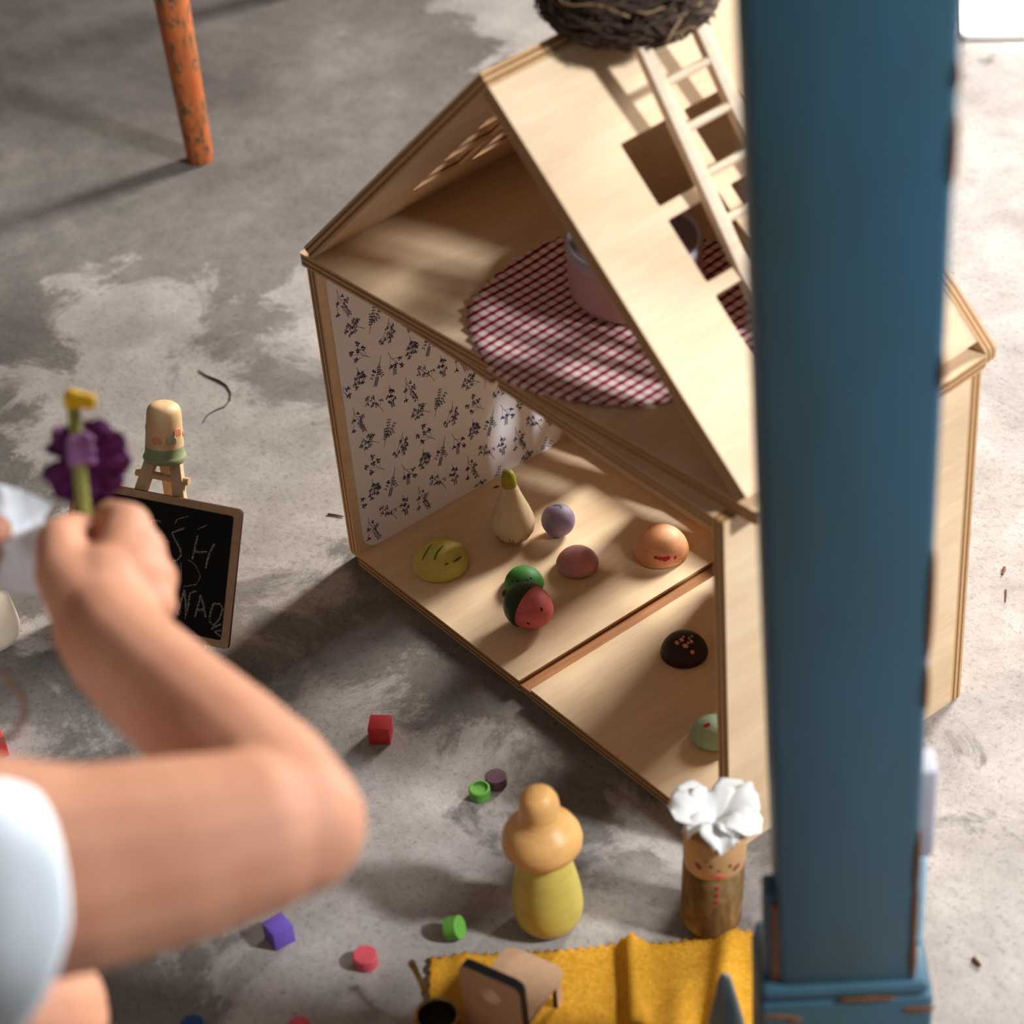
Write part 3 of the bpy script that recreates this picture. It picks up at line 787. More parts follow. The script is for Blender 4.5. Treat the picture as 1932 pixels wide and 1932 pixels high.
# cloth hair: overlapping crumpled petals rooted at the middle of the top
rnd = random.Random(11)
for k, (dx, dy, ln_, wd_, lift) in enumerate(((-1.0, 0.42, 0.031, 0.024, 0.010), (-0.85, -0.45, 0.023, 0.012, -0.002), (0.12, -1.0, 0.0235, 0.018, -0.006), (0.95, -0.20, 0.030, 0.022, 0.000), (0.80, 0.65, 0.030, 0.024, 0.012), (-0.1, 0.9, 0.018, 0.022, 0.012), (0.62, -0.75, 0.021, 0.014, -0.002))):
    d = (side * dx + tocam * -dy).normalized(); w_ = ax.cross(d)
    bm = bmesh.new(); rows = []
    NU, NV = 10, 8
    for i in range(NU + 1):
        u = i / NU; row = []
        for j in range(NV + 1):
            v = j / NV * 2 - 1
            wid = wd_ * (0.30 + 0.95 * math.sin(min(1, u * 1.12) * PI * 0.62)) * (1 - 0.55 * max(0, u - 0.72) / 0.28)
            hz = 0.0025 + 0.010 * math.sin(u * PI * 0.9) + lift * u * u + 0.0024 * math.cos(v * 4.2 + k * 1.7) * (0.4 + u) + 0.0016 * math.sin(v * 9 + u * 5 + k)
            row.append(bm.verts.new(top + d * (u * ln_) + w_ * (v * wid * 0.62) + ax * hz))
        rows.append(row)
    for A_, B_ in zip(rows, rows[1:]):
        for j in range(NV): bm.faces.new((A_[j], A_[j + 1], B_[j + 1], B_[j]))
    o = from_bm('cloth_petal', bm, M['petal'], t, smooth=True)
    md = o.modifiers.new('thickness', 'SOLIDIFY'); md.thickness = 0.0006

# ------------------------------------------------------------------ mustard cloth on the floor
def mustard():
    k = NT('mustard_flannel'); co = k.coord()
    f = k.noise(co, 420, 4, 0.7); g = k.noise(co, 60, 4)
    col = k.ramp(f, [(0.3, lin('#b07a1c')), (0.7, lin('#dfa638'))])
    col = k.mix(0.5, col, k.ramp(g, [(0.35, BW(0.8)), (0.65, BW(1.05))]), 'MULTIPLY')
    k.bump(f, 0.5, 0.0012); return k.done(col, 0.95, 0.1)
M['mustard'] = mustard()
p00 = Vector((0.3813, -0.2128, 0.0000)); p10 = Vector((0.5209, -0.0345, 0.0000)); p01 = Vector((0.4729, -0.2888, 0.0000)); p11 = Vector((0.6194, -0.1288, 0.0000))
bm = bmesh.new(); NU, NV = 96, 36; rows = []
for j in range(NV + 1):
    v = j / NV; row = []
    for i in range(NU + 1):
        u = i / NU
        p = (p00 * (1 - u) + p10 * u) * (1 - v) + (p01 * (1 - u) + p11 * u) * v
        e = (p01 - p00).normalized()
        if j == 0: p = p + e * (-0.0022 if i % 3 == 1 else 0.0008) - e * 0.005 * math.exp(-((u - 0.9) / 0.12) ** 2)
        if i == 0: p = p + (p10 - p00).normalized() * (0.0015 if j % 3 == 1 else -0.0008)
        z = 0.0015 + 0.0110 * math.exp(-((u - 0.600 - 0.03 * v) / 0.030) ** 2) + 0.013 * math.exp(-((u - 0.885 + 0.05 * v) / 0.036) ** 2) * (0.5 + 0.5 * v) \
            + 0.007 * math.exp(-((u - 0.74) / 0.04) ** 2) * v + 0.0012 * (1 + math.sin(14 * u + 5 * v)) * 0.6 + 0.003 * math.exp(-((u - 0.10) / 0.03) ** 2)
        row.append(bm.verts.new((p.x, p.y, z)))
    rows.append(row)
for A_, B_ in zip(rows, rows[1:]):
    for i in range(NU): bm.faces.new((A_[i], A_[i + 1], B_[i + 1], B_[i]))
o = from_bm('mustard_cloth', bm, M['mustard'], None, smooth=True)
md = o.modifiers.new('thickness', 'SOLIDIFY'); md.thickness = 0.0012; md.offset = -1
tag(o, 'mustard yellow flannel cloth with pinked edge lying rumpled on the floor', 'cloth')

# ------------------------------------------------------------------ toy chair of fibreboard with scorched edges
M['mdf'] = flat('fibreboard', '#c19a78', 0.6, 0.06, 300); M['scorch'] = flat('scorched_edge', '#22252b', 0.5, 0.15, 80)
cx_ = Vector((0.946, 0.324, 0)); cy_ = Vector((-0.324, 0.946, 0)); cz0 = 0.0032
pr_ = Vector((0.4865, -0.2105, cz0)); wch = 0.0455
pl_ = pr_ - cx_ * wch
t = thing('toy_chair', 'tiny fibreboard chair with scorched edges and hole in its back, on the cloth', 'chair', (pl_ + pr_) / 2 + cy_ * 0.022)
def cm(ox, xa, ya):
    za = xa.cross(ya); m = Matrix.Identity(4)
    for i in range(3): m[i][0] = xa[i]; m[i][1] = ya[i]; m[i][2] = za[i]
    m.translation = ox; return m
UP = Vector((0, 0, 1))
hole = [(wch * 0.5 + 0.0078 * math.cos(a), 0.0475 + 0.0066 * math.sin(a)) for a in (2 * PI * k / 20 for k in range(20))]
panel('backrest', rounded(rect(0, 0, wch, 0.0665), [0, 0, 0.007, 0.007]), [hole], 0.0072, cm(pl_, cx_, UP), t, [M['mdf'], M['scorch']], 0)
panel('seat', rounded([(0, 0), (wch, 0), (wch, 0.0475), (0, 0.0475)], [0, 0, 0.009, 0.009]), [], 0.0036, cm(pl_ + UP * 0.0252, cx_, cy_), t, [M['mdf'], M['mdf']])
for ex in (0.002, wch - 0.0056):
    panel('leg', rect(0.036, 0, 0.042, 0.0252), [], 0.0036, cm(pl_ + cx_ * (ex + 0.0036), cy_, UP) @ Matrix.Diagonal((1, 1, -1, 1)) if False else cm(pl_ + cx_ * ex, cy_, UP), t, [M['mdf'], M['scorch']])

# ------------------------------------------------------------------ tiny brass pan
def brass():
    k = NT('aged_brass'); co = k.coord(); f = k.noise(co, 120, 5)
    k.b.inputs['Metallic'].default_value = 1.0
    return k.done(k.ramp(f, [(0.3, lin('#8a6a3a')), (0.7, lin('#c8a768'))]), 0.28, 0.5)
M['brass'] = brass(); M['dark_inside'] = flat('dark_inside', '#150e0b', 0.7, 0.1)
g0 = Vector((0.4435, -0.2522, 0.0000))
t = thing('brass_pan', 'tiny brass saucepan with thin handle at the bottom edge, left of toy chair', 'pan', g0)
cupm = place(g0 + Vector((0, 0, 0.0016)), Vector((-0.4096, 0.4872, 0.7736)) * 0.1 + Vector((0, 0, 1)))
lathe('bowl', [(0, 0), (0.0105, 0.0), (0.0128, 0.002), (0.0138, 0.012), (0.0142, 0.0285), (0.0150, 0.0300), (0.0146, 0.0308), (0.0128, 0.0300), (0.0122, 0.012), (0.010, 0.004), (0, 0.0035)], M['brass'], t, 36, cupm)
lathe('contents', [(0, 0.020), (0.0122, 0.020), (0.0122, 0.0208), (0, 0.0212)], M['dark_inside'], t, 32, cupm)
h0 = Vector((0.4208, -0.2438, 0.0290)); h1 = Vector((0.4001, -0.2385, 0.0350))
tube('handle', [h0, h0.lerp(h1, 0.35) + Vector((0, 0, 0.001)), h0.lerp(h1, 0.7) + Vector((0, 0, 0.0012)), h1], [0.0022, 0.0019, 0.0021, 0.0026], M['brass'], t, 12)
bm = bmesh.new(); bmesh.ops.create_uvsphere(bm, u_segments=16, v_segments=10, radius=0.0027, matrix=TR(h1)); from_bm('handle_end', bm, M['brass'], t, smooth=True)

# ------------------------------------------------------------------ grey cone
M['grey_paint'] = flat('slate_grey_paint', '#6b7273', 0.45, 0.1, 40)
g0 = Vector((0.5734, -0.1210, 0.0000)) + Vector((0, 0, 0.002))
o = lathe('toy_cone', [(0, 0), (0.0162, 0), (0.0166, 0.001), (0.0100, 0.042), (0.0050, 0.070), (0.0034, 0.0765), (0.0018, 0.0785), (0, 0.079)], M['grey_paint'], None, 32, TR(g0))
tag(o, 'slate grey wooden cone standing on the mustard cloth beside the blue post', 'cone')

# ------------------------------------------------------------------ blue wooden post
def blue_paint():
    k = NT('worn_blue_paint'); co = k.coord((1, 1, 0.22))
    f = k.noise(co, 26, 6, 0.6, 0.3); g = k.noise(k.coord((1, 1, 0.4)), 9, 4)
    col = k.ramp(f, [(0.3, lin('#2f5262')), (0.5, lin('#345f73')), (0.72, lin('#3d6a7b'))])
    col = k.mix(0.6, col, k.ramp(g, [(0.35, lin('#3c5556')), (0.6, lin('#345f7a'))]))
    ch = k.noise(k.coord((1, 1, 0.8)), 34, 6, 0.7)
    m_ = k.ramp(ch, [(0.69, BW(0)), (0.73, BW(1))])
    col = k.mix(m_, col, lin('#7a5236'))
    k.bump(f, 0.25, 0.002); return k.done(col, 0.45, 0.4)
M['blue'] = blue_paint(); M['bare_brown'] = wood('bare_brown_wood', '#8a5c3a', '#5f3b22', (30, 30, 6)); M['sunlit_blue'] = flat('sunlit_blue_paint', '#9cc3d6', 0.6, 0.1, 50)
M['primer'] = flat('chalky_primer', '#b9b6c0', 0.7, 0.08, 50)
rx_ = Vector((0.63408, 0.77327, 0)).normalized(); ry_ = Vector((-rx_.y, rx_.x, 0))
def pm(u, z0, back=0.0): return None
pc = Vector((0.6798, -0.1247, 0.0))
t = thing('blue_post', 'thick blue painted wooden post with chipped edges standing in the foreground', 'post', pc + ry_ * 0.03)
def pbox(name, u0, u1, b0, b1, z0, z1, mat, bev=0.003):
    c_ = pc + rx_ * (u0 + u1) / 2 + ry_ * (b0 + b1) / 2 + Vector((0, 0, (z0 + z1) / 2))
    return box(name, (u1 - u0, b1 - b0, z1 - z0), cm(c_, rx_, ry_), mat, t, bev, 3)
bm = bmesh.new()
box_bm(bm, (1, 1, 1), TR((0, 0, 0.5)), 0.0)
Z0 = 0.152
def shaft_c(z):
    f_ = (z - Z0) / 0.643
    return 0.0371 + 0.0081 * f_, 0.0004 - 0.0092 * f_
for v in bm.verts:
    z = Z0 + v.co.z * 0.95; hw, cu = shaft_c(z)
    v.co = pc + rx_ * (cu + v.co.x * 2 * hw) + ry_ * (0.029 + v.co.y * 0.048) + Vector((0, 0, z))
bmesh.ops.bevel(bm, geom=bm.edges[:], offset=0.004, segments=3, affect='EDGES', profile=0.5)
from_bm('shaft', bm, M['blue'], t, angle=40)
pbox('plinth', -0.0500, 0.0490, 0.0, 0.058, 0.0, 0.1540, M['blue'], 0.004)
pbox('plinth_moulding', -0.0486, 0.0468, 0.001, 0.056, 0.1545, 0.1645, M['blue'], 0.004)
pbox('side_cleat', -0.0462, -0.0372, 0.0108, 0.027, 0.1645, 0.2350, M['blue'], 0.002)
pbox('cleat_core', -0.0425, -0.0362, 0.0076, 0.0112, 0.1645, 0.2290, M['bare_brown'], 0.001)
lb = pbox('brace_board', 0.0360, 0.0470, 0.033, 0.053, 0.154, 0.2330, M['sunlit_blue'], 0.002)  # paler blue paints in the sunlight on the post's right side
lb['label'] = 'board edge in paler blue, sunlight put into its colour'
lp = pbox('brace_top', 0.0360, 0.0502, 0.034, 0.053, 0.2332, 0.300, M['primer'], 0.002)
lp['label'] = 'chalky grey upper end of the board'
rnd = random.Random(21)
for k, (z, w_, h_) in enumerate(((0.70, 0.0022, 0.018), (0.735, 0.0016, 0.007), (0.585, 0.0018, 0.010), (0.445, 0.0026, 0.036), (0.39, 0.0020, 0.016), (0.215, 0.0024, 0.036), (0.262, 0.0024, 0.024), (0.182, 0.0028, 0.020))):
    hw, cu = shaft_c(z)
    bm = bmesh.new(); c_ = pc + rx_ * (cu + hw - 0.0008) + ry_ * 0.0058 + Vector((0, 0, z))
    bmesh.ops.create_icosphere(bm, subdivisions=2, radius=1.0)
    for v in bm.verts: v.co *= 1 + 0.25 * noise.noise(v.co * 2.1 + Vector((k, 0, 0)))
    bmesh.ops.transform(bm, matrix=cm(c_, rx_, ry_) @ Matrix.Diagonal((w_ * 0.75, 0.0018, h_, 1)), verts=bm.verts[:]); from_bm('paint_chip', bm, M['bare_brown'], t, smooth=True)
for u, z, w_, h_ in ((-0.040, 0.1430, 0.0105, 0.0028), (-0.030, 0.1400, 0.005, 0.0035), (0.040, 0.1440, 0.0105, 0.0034), (0.011, 0.1550, 0.018, 0.0018)):
    bm = bmesh.new(); bmesh.ops.create_icosphere(bm, subdivisions=2, radius=1.0)
    bmesh.ops.transform(bm, matrix=cm(pc + rx_ * u + ry_ * 0.0004 + Vector((0, 0, z)), rx_, ry_) @ Matrix.Diagonal((w_, 0.0012, h_, 1)), verts=bm.verts[:]); from_bm('paint_chip', bm, M['bare_brown'], t, smooth=True)

# ------------------------------------------------------------------ orange stool leg
def orange():
    k = NT('chipped_orange_paint'); co = k.coord((1, 1, 0.5))
    f = k.noise(co, 150, 6, 0.7, 0.4); g = k.noise(k.coord((1, 1, 0.35)), 45, 3)
    m_ = k.math('MULTIPLY', k.ramp(f, [(0.50, BW(0)), (0.54, BW(1))]), k.ramp(g, [(0.45, BW(0)), (0.55, BW(1))]))
    col = k.mix(m_, k.ramp(g, [(0.3, lin('#b0592c')), (0.7, lin('#c56f3a'))]), lin('#5f5038'))
    k.bump(f, 0.2, 0.001); return k.done(col, 0.5, 0.35)
M['orange'] = orange()
l0 = Vector((-0.6444, 0.2744, 0.0000))
st = thing('orange_stool', 'chipped orange stool of which one round leg is in view', 'stool', l0)
for ox, oy in ((0, 0), (-0.24, 0.34), (-0.47, -0.06)):
    q = l0 + Vector((ox, oy, 0))
    tube('leg', [q, q + Vector((0, 0, 0.004)), q + Vector((-0.001, 0, 0.21)), q + Vector((-0.002, 0, 0.42))], [0.0125, 0.0141, 0.0180, 0.021], M['orange'], st, 28)
lathe('seat', [(0, 0.42), (0.288, 0.42), (0.295, 0.425), (0.295, 0.441), (0.288, 0.446), (0, 0.446)], M['orange'], st, 64, TR(l0 + Vector((-0.237, 0.093, 0))))

# ------------------------------------------------------------------ little easel with chalkboard
BB = Vector((0.028, -0.1401, 0.006)); bw = Vector((-0.8696, -0.4938, 0)); bu = Vector((-0.2543, 0.4479, 0.8572)); bn = Vector((0.4233, -0.7454, 0.515))
BWD, BHT = 0.152, 0.112
M['slate'] = flat('blackboard', '#0d0d0e', 0.75, 0.25, 30, 0.25); M['frame_ply'] = wood('easel_board_ply', '#cfae8c', '#b8937078'[:7], (60, 60, 12)); M['burnt'] = flat('burnt_edge', '#4a221b', 0.7, 0.2)
mid_t = BB + bw * BWD / 2 + bu * BHT
es = thing('toy_easel', 'small wooden easel holding the chalkboard, with painted cup over its top', 'easel', BB + bw * BWD / 2 - Vector((0, 0, 0.006)))
bd = thing('chalkboard', 'small blackboard in pale wooden frame on toy easel, chalked FRESH LEMONADE', 'chalkboard', BB + bw * BWD / 2)
m_ = cm(BB + bw * BWD - bn * 0.0030, -bw, bu)
panel('frame', rounded(rect(0, 0, BWD, BHT), 0.004), [], 0.0030, m_, bd, [M['frame_ply'], M['burnt']])
panel('slate', rounded(rect(0.0062, 0.0062, BWD - 0.0068, BHT - 0.0062), 0.0025), [], 0.0004, m_ @ TR((0, 0, 0.0030)), bd, [M['slate'], M['slate']])
def chalk():
    k = NT('chalk'); f = k.noise(k.coord(), 1300, 3, 0.7)
    tr = k.n('ShaderNodeBsdfTransparent'); mx = k.n('ShaderNodeMixShader'); out = k.t.nodes['Material Output']
    k.l(k.ramp(f, [(0.40, BW(0)), (0.60, BW(0.62))]), mx.inputs[0]); k.l(tr.outputs[0], mx.inputs[1]); k.l(k.b.outputs[0], mx.inputs[2]); k.l(mx.outputs[0], out.inputs[0])
    return k.done(lin('#cfd0cc'), 0.95, 0.1)
M['chalk'] = chalk()
def chalk_strokes(name, strokes, w):
    bm = bmesh.new()
    for s in strokes:
        pts = [Vector(p) for p in s]; L_ = []
        for i, p in enumerate(pts):
            tt = (pts[min(i + 1, len(pts) - 1)] - pts[max(i - 1, 0)]).normalized(); nn = bn.cross(tt) * w / 2
            L_.append((bm.verts.new(p + nn), bm.verts.new(p - nn)))
        for a, b in zip(L_, L_[1:]): bm.faces.new((a[0], b[0], b[1], a[1]))
    return from_bm(name, bm, M['chalk'], bd)
chalk_strokes('chalk_lettering', [
    [(-0.0359, -0.1241, 0.0829), (-0.0398, -0.1278, 0.0807), (-0.0439, -0.1321, 0.0779), (-0.0394, -0.1327, 0.0733), (-0.0337, -0.1329, 0.0683), (-0.0311, -0.1345, 0.0638), (-0.0324, -0.1379, 0.0601), (-0.0353, -0.1401, 0.0592)],
    [(-0.0247, -0.1201, 0.0795), (-0.0234, -0.1250, 0.0713), (-0.0220, -0.1302, 0.0626)], [(-0.0233, -0.1266, 0.0688), (-0.0189, -0.1245, 0.0683), (-0.0138, -0.1204, 0.0701)], [(-0.0105, -0.1143, 0.0762), (-0.0115, -0.1194, 0.0695), (-0.0109, -0.1228, 0.0642), (-0.0100, -0.1263, 0.0583)],
    [(-0.0550, -0.1340, 0.0842), (-0.0624, -0.1384, 0.0840), (-0.0580, -0.1415, 0.0758), (-0.0543, -0.1466, 0.0655), (-0.0461, -0.1422, 0.0650)], [(-0.0572, -0.1424, 0.0739), (-0.0513, -0.1382, 0.0750)],
    [(-0.0785, -0.1475, 0.0841), (-0.0723, -0.1563, 0.0661)], [(-0.0785, -0.1475, 0.0841), (-0.0708, -0.1435, 0.0835), (-0.0693, -0.1469, 0.0772), (-0.0755, -0.1513, 0.0761), (-0.0639, -0.1512, 0.0667)],
    [(-0.0965, -0.1565, 0.0858), (-0.0903, -0.1654, 0.0678)], [(-0.0965, -0.1565, 0.0858), (-0.0891, -0.1520, 0.0861)], [(-0.0936, -0.1607, 0.0773), (-0.0872, -0.1569, 0.0774)],
    [(-0.0193, -0.1436, 0.0410), (-0.0183, -0.1492, 0.0321), (-0.0176, -0.1549, 0.0232)], [(-0.0191, -0.1435, 0.0410), (-0.0139, -0.1475, 0.0310), (-0.0105, -0.1520, 0.0215), (-0.0118, -0.1467, 0.0304), (-0.0142, -0.1418, 0.0395), (-0.0103, -0.1380, 0.0418)],
    [(-0.0060, -0.1370, 0.0396), (-0.0051, -0.1420, 0.0317), (-0.0040, -0.1468, 0.0239)], [(-0.0060, -0.1370, 0.0396), (-0.0008, -0.1389, 0.0326), (0.0036, -0.1414, 0.0254)], [(-0.0048, -0.1438, 0.0288), (0.0003, -0.1397, 0.0306)],
    [(0.0055, -0.1331, 0.0358), (0.0056, -0.1372, 0.0298), (0.0076, -0.1407, 0.0232), (0.0117, -0.1400, 0.0208), (0.0139, -0.1348, 0.0264), (0.0134, -0.1303, 0.0334), (0.0106, -0.1299, 0.0363), (0.0054, -0.1330, 0.0360)],
    [(0.0106, -0.1423, 0.0182), (0.0166, -0.1357, 0.0230)], [(0.0138, -0.1414, 0.0169), (0.0185, -0.1374, 0.0188)], [(0.0145, -0.1413, 0.0165), (0.0204, -0.1396, 0.0142)],
    [(-0.0329, -0.1517, 0.0404), (-0.0280, -0.1609, 0.0231)], [(-0.0329, -0.1517, 0.0404), (-0.0245, -0.1584, 0.0238)], [(-0.0475, -0.1606, 0.0395), (-0.0429, -0.1686, 0.0242), (-0.0415, -0.1620, 0.0326), (-0.0341, -0.1631, 0.0249), (-0.0397, -0.1558, 0.0400)],
    [(-0.0583, -0.1668, 0.0395), (-0.0532, -0.1744, 0.0242), (-0.0463, -0.1703, 0.0246)], [(-0.0557, -0.1706, 0.0318), (-0.0505, -0.1673, 0.0324)], [(-0.0584, -0.1670, 0.0392), (-0.0516, -0.1630, 0.0395)], [(-0.0696, -0.1733, 0.0393), (-0.0645, -0.1810, 0.0240), (-0.0575, -0.1769, 0.0242)]], 0.0016)
sm = chalk_strokes('chalk_smudge', [[(-0.0445, -0.1287, 0.0833), (-0.0438, -0.1251, 0.0879), (-0.0367, -0.1188, 0.0912)], [(-0.0262, -0.1180, 0.0837), (-0.0239, -0.1153, 0.0856), (-0.0206, -0.1119, 0.0879)], [(-0.0247, -0.1321, 0.0620), (-0.0183, -0.1304, 0.0593), (-0.0114, -0.1311, 0.0526), (-0.0120, -0.1357, 0.0464), (-0.0211, -0.1433, 0.0429)], [(-0.0294, -0.1368, 0.0591), (-0.0253, -0.1401, 0.0509)], [(-0.0458, -0.1372, 0.0721), (-0.0425, -0.1355, 0.0717)]], 0.0008)
# easel frame
ap = mid_t + bu * 0.034 - bn * 0.0075
def bar(name, a, b, w_, d_, x=None):
    a, b = Vector(a), Vector(b); z = (b - a).normalized(); m = place((a + b) / 2, z, x or bw)
    return box(name, (w_, d_, (b - a).length), m, M['easel_wood'], es, 0.0008)
foot = BB + bw * BWD / 2 - bn * 0.0075; foot.z = 0.0
fl_ = foot + bw * 0.045 - bu * 0.0; fr_ = foot - bw * 0.045
for s_, f_ in ((1, fl_), (-1, fr_)): bar('front_leg', f_ + Vector((0, 0, 0.0045)), ap + bw * s_ * 0.0085, 0.0100, 0.006)
bk = foot + Vector((-0.4938, 0.8696, 0)) * 0.070
bar('back_leg', bk + Vector((0, 0, 0.005)), ap - bn * 0.004, 0.0165, 0.006)
bar('ledge', foot + bw * 0.055 + Vector((0.4938, -0.8696, 0)) * 0.008 + Vector((0, 0, 0.0024)), foot - bw * 0.055 + Vector((0.4938, -0.8696, 0)) * 0.008 + Vector((0, 0, 0.0024)), 0.0046, 0.009, (0, 0, 1))
pz = mid_t + bu * 0.0125 - bn * 0.0085
tube('dowel', [pz + bw * 0.0235, pz - bw * 0.0235], 0.0031, M['easel_wood'], es, 16)

# painted cup upside down on the easel top
M['sage'] = paint('sage_paint', '#8f9a70'); M['cup_wood'] = wood('cup_wood', '#e6c499', '#d2a877', (30, 30, 6)); M['dot_coral'] = flat('coral_dot', '#d98a5f', 0.7, 0.05); M['dot_sage'] = flat('sage_dot', '#a9a585', 0.7, 0.05); M['dot_ochre'] = flat('ochre_dot', '#c9932e', 0.7, 0.05)
cax = (bu * 0.75 + Vector((0, 0, 1)) * 0.6).normalized()
cb = mid_t + bu * 0.0275 - bn * 0.0085
t = thing('wooden_cup', 'upturned little wooden cup with coral dots and sage green rim, over the easel top', 'cup', cb)
cm_ = place(cb, cax)
lathe('rim_band', [(0.0130, 0.001), (0.0165, -0.0005), (0.0172, 0.0020), (0.0163, 0.0040), (0.0156, 0.0052), (0.0152, 0.0118), (0.0120, 0.0120)], M['sage'], t, 40, cm_)
lathe('bowl', [(0.0120, 0.0115), (0.01515, 0.0118), (0.0146, 0.0220), (0.0138, 0.0360), (0.0133, 0.0405), (0.0120, 0.0435), (0.0090, 0.0458), (0.0050, 0.0468), (0, 0.0470)], M['cup_wood'], t, 40, cm_)
tc = Vector((0.6323, -0.4592, 0.6240)); tc = (tc - cax * tc.dot(cax)).normalized(); sd = cax.cross(tc); sd = sd if sd.dot(Vector((0.6324, 0.7712, -0.0732))) > 0 else -sd
for a, z, mt, rr in ((-0.22, 0.0195, 'dot_coral', 0.0042), (0.55, 0.0195, 'dot_sage', 0.0046), (0.95, 0.0245, 'dot_coral', 0.0044), (-1.3, 0.0260, 'dot_ochre', 0.0034), (1.7, 0.021, 'dot_ochre', 0.0034), (-2.2, 0.02, 'dot_coral', 0.0034), (2.6, 0.025, 'dot_sage', 0.0034)):
    n = tc * math.cos(a) + sd * math.sin(a); p = cb + cax * z + n * (0.01515 - (z - 0.0118) * 0.0548)
    bm = bmesh.new(); blob(bm, p - n * 0.00005, n, rr, rr, 0.00025, cax); from_bm('painted_dot', bm, M[mt], t, smooth=True)
for dx, dy, mt in ((0.0, 0.002, 'dot_coral'), (-0.007, 0.0015, 'dot_sage'), (-0.004, 0.0075, 'dot_ochre'), (0.006, -0.004, 'dot_coral')):
    n = (cax + sd * dx * 30 - tc * dy * -30 * 0.5).normalized(); p = cb + cax * (0.0468 - (dx * dx + dy * dy) * 30) + sd * dx - tc * dy
    bm = bmesh.new(); blob(bm, p, n, 0.0026, 0.0022, 0.00025, sd); from_bm('painted_dot', bm, M[mt], t, smooth=True)

# ------------------------------------------------------------------ beige peg at the left edge, thread, twig and crumbs
M['beige'] = flat('pale_beige_wood', '#cdbba4', 0.55, 0.05, 40)
g0 = Vector((-0.1259, -0.2693, 0.0000))
o = lathe('wooden_peg', [(0, 0), (0.0215, 0.0002), (0.0248, 0.003), (0.0264, 0.009), (0.0262, 0.016), (0.0240, 0.036), (0.0205, 0.056), (0.0150, 0.067), (0.008, 0.0715), (0, 0.0725)], M['beige'], None, 40, TR(g0))
tag(o, 'plain beige wooden peg with rounded foot at the left frame edge, under the paper', 'peg')
M['thread'] = flat('dark_fibre', '#3a3320', 0.8, 0.1); M['crumb'] = flat('brown_crumb', '#6d4630', 0.8, 0.2)
o = tube('loose_fibre', [Vector(p) + Vector((0, 0, 0.0008)) for p in ((-0.3185, 0.0583, 0.0000), (-0.3060, 0.0589, 0.0000), (-0.2919, 0.0624, 0.0000), (-0.2803, 0.0634, 0.0000), (-0.2674, 0.0600, 0.0000), (-0.2578, 0.0524, 0.0000), (-0.2534, 0.0431, 0.0000), (-0.2548, 0.0348, 0.0000), (-0.2538, 0.0256, 0.0000), (-0.2468, 0.0159, 0.0000))], [0.0005, 0.0006, 0.0010, 0.0007, 0.0005, 0.0005, 0.0005, 0.0005, 0.0004, 0.0003], M['thread'], None, 8)
tag(o, 'thin dark curled fibre lying on the bare concrete', 'fibre')
o = tube('dry_stalk', [Vector(p) + Vector((0, 0, 0.0009)) for p in ((-0.0609, 0.0202, 0.0000), (-0.0556, 0.0236, 0.0000), (-0.0488, 0.0275, 0.0000))], [0.0008, 0.0007, 0.0005], M['thread'], None, 8)
tag(o, "short dry stalk on the concrete against the dolls' house left wall", 'stalk')
for lab, pts, rr in (('brown curled crumb on the bright floor right of the house', ((0.3766, 0.3677, 0.0000), (0.3793, 0.3640, 0.0000), (0.3810, 0.3602, 0.0000)), 0.0013), ('thin brown splinter on the bright floor below the curled crumb', ((0.3948, 0.3487, 0.0000), (0.3994, 0.3435, 0.0000), (0.4041, 0.3375, 0.0000)), 0.0007), ('rusty brown crumb on the bright floor near the post foot', ((0.6256, 0.0528, 0.0000), (0.6293, 0.0522, 0.0000), (0.6333, 0.0513, 0.0000)), 0.0016)):
    o = tube('crumb', [Vector(p) + Vector((0, 0, rr)) for p in pts], [rr, rr * 0.9, rr * 0.6], M['crumb'], None, 8)
    tag(o, lab, 'crumb')
o = tube('crumb', [Vector(p) + Vector((0, 0, 0.0006)) for p in ((0.0209, 0.1349, 0.0107), (0.0217, 0.1377, 0.0107), (0.0227, 0.1398, 0.0107))], [0.0004, 0.0007, 0.0004], M['thread'], None, 8)
tag(o, "tiny dark fleck on the dolls' house floor beside the wallpaper", 'crumb')

# ------------------------------------------------------------------ the person reaching in from the left
def skin():
    k = NT('skin'); co = k.coord()
    f = k.noise(co, 22, 4, 0.6); g = k.noise(co, 900, 3)
    col = k.ramp(f, [(0.3, lin('#b57c60')), (0.7, lin('#c28d71'))])
    col = k.mix(0.25, col, k.ramp(g, [(0.3, BW(0.85)), (0.7, BW(1.05))]), 'MULTIPLY')
    k.bump(g, 0.06, 0.0004)
    k.b.inputs['Subsurface Weight'].default_value = 0.12
    k.b.inputs['Subsurface Radius'].default_value = (1.0, 0.35, 0.2); k.b.inputs['Subsurface Scale'].default_value = 0.006
    return k.done(col, 0.62, 0.25)
M['skin'] = skin()
M['shirt'] = flat('white_jersey', '#dfe9f1', 0.9, 0.02, 200)
M['hair'] = flat('brown_hair', '#6d4a35', 0.6, 0.25, 200)
def capsule(bm, a, ra, b, rb, seg=14, rings=5):
    """tapered capsule from a to b"""
    a, b = Vector(a), Vector(b); d = b - a; L = d.length
    m = place(a, d if L > 1e-6 else (0, 0, 1))
    prof = []
    for k in range(rings + 1):
        t = -PI / 2 + PI / 2 * k / rings; prof.append((max(0, ra * math.cos(t)) if k else 0, ra * math.sin(t)))
    for k in range(rings + 1):
        t = PI / 2 * k / rings; prof.append((max(0, rb * math.cos(t)) if k < rings else 0, L + rb * math.sin(t)))
    lathe_bm(bm, prof, seg, m)
def chain(bm, pts):
    for (a, ra), (b, rb) in zip(pts, pts[1:]): capsule(bm, a, ra, b, rb)
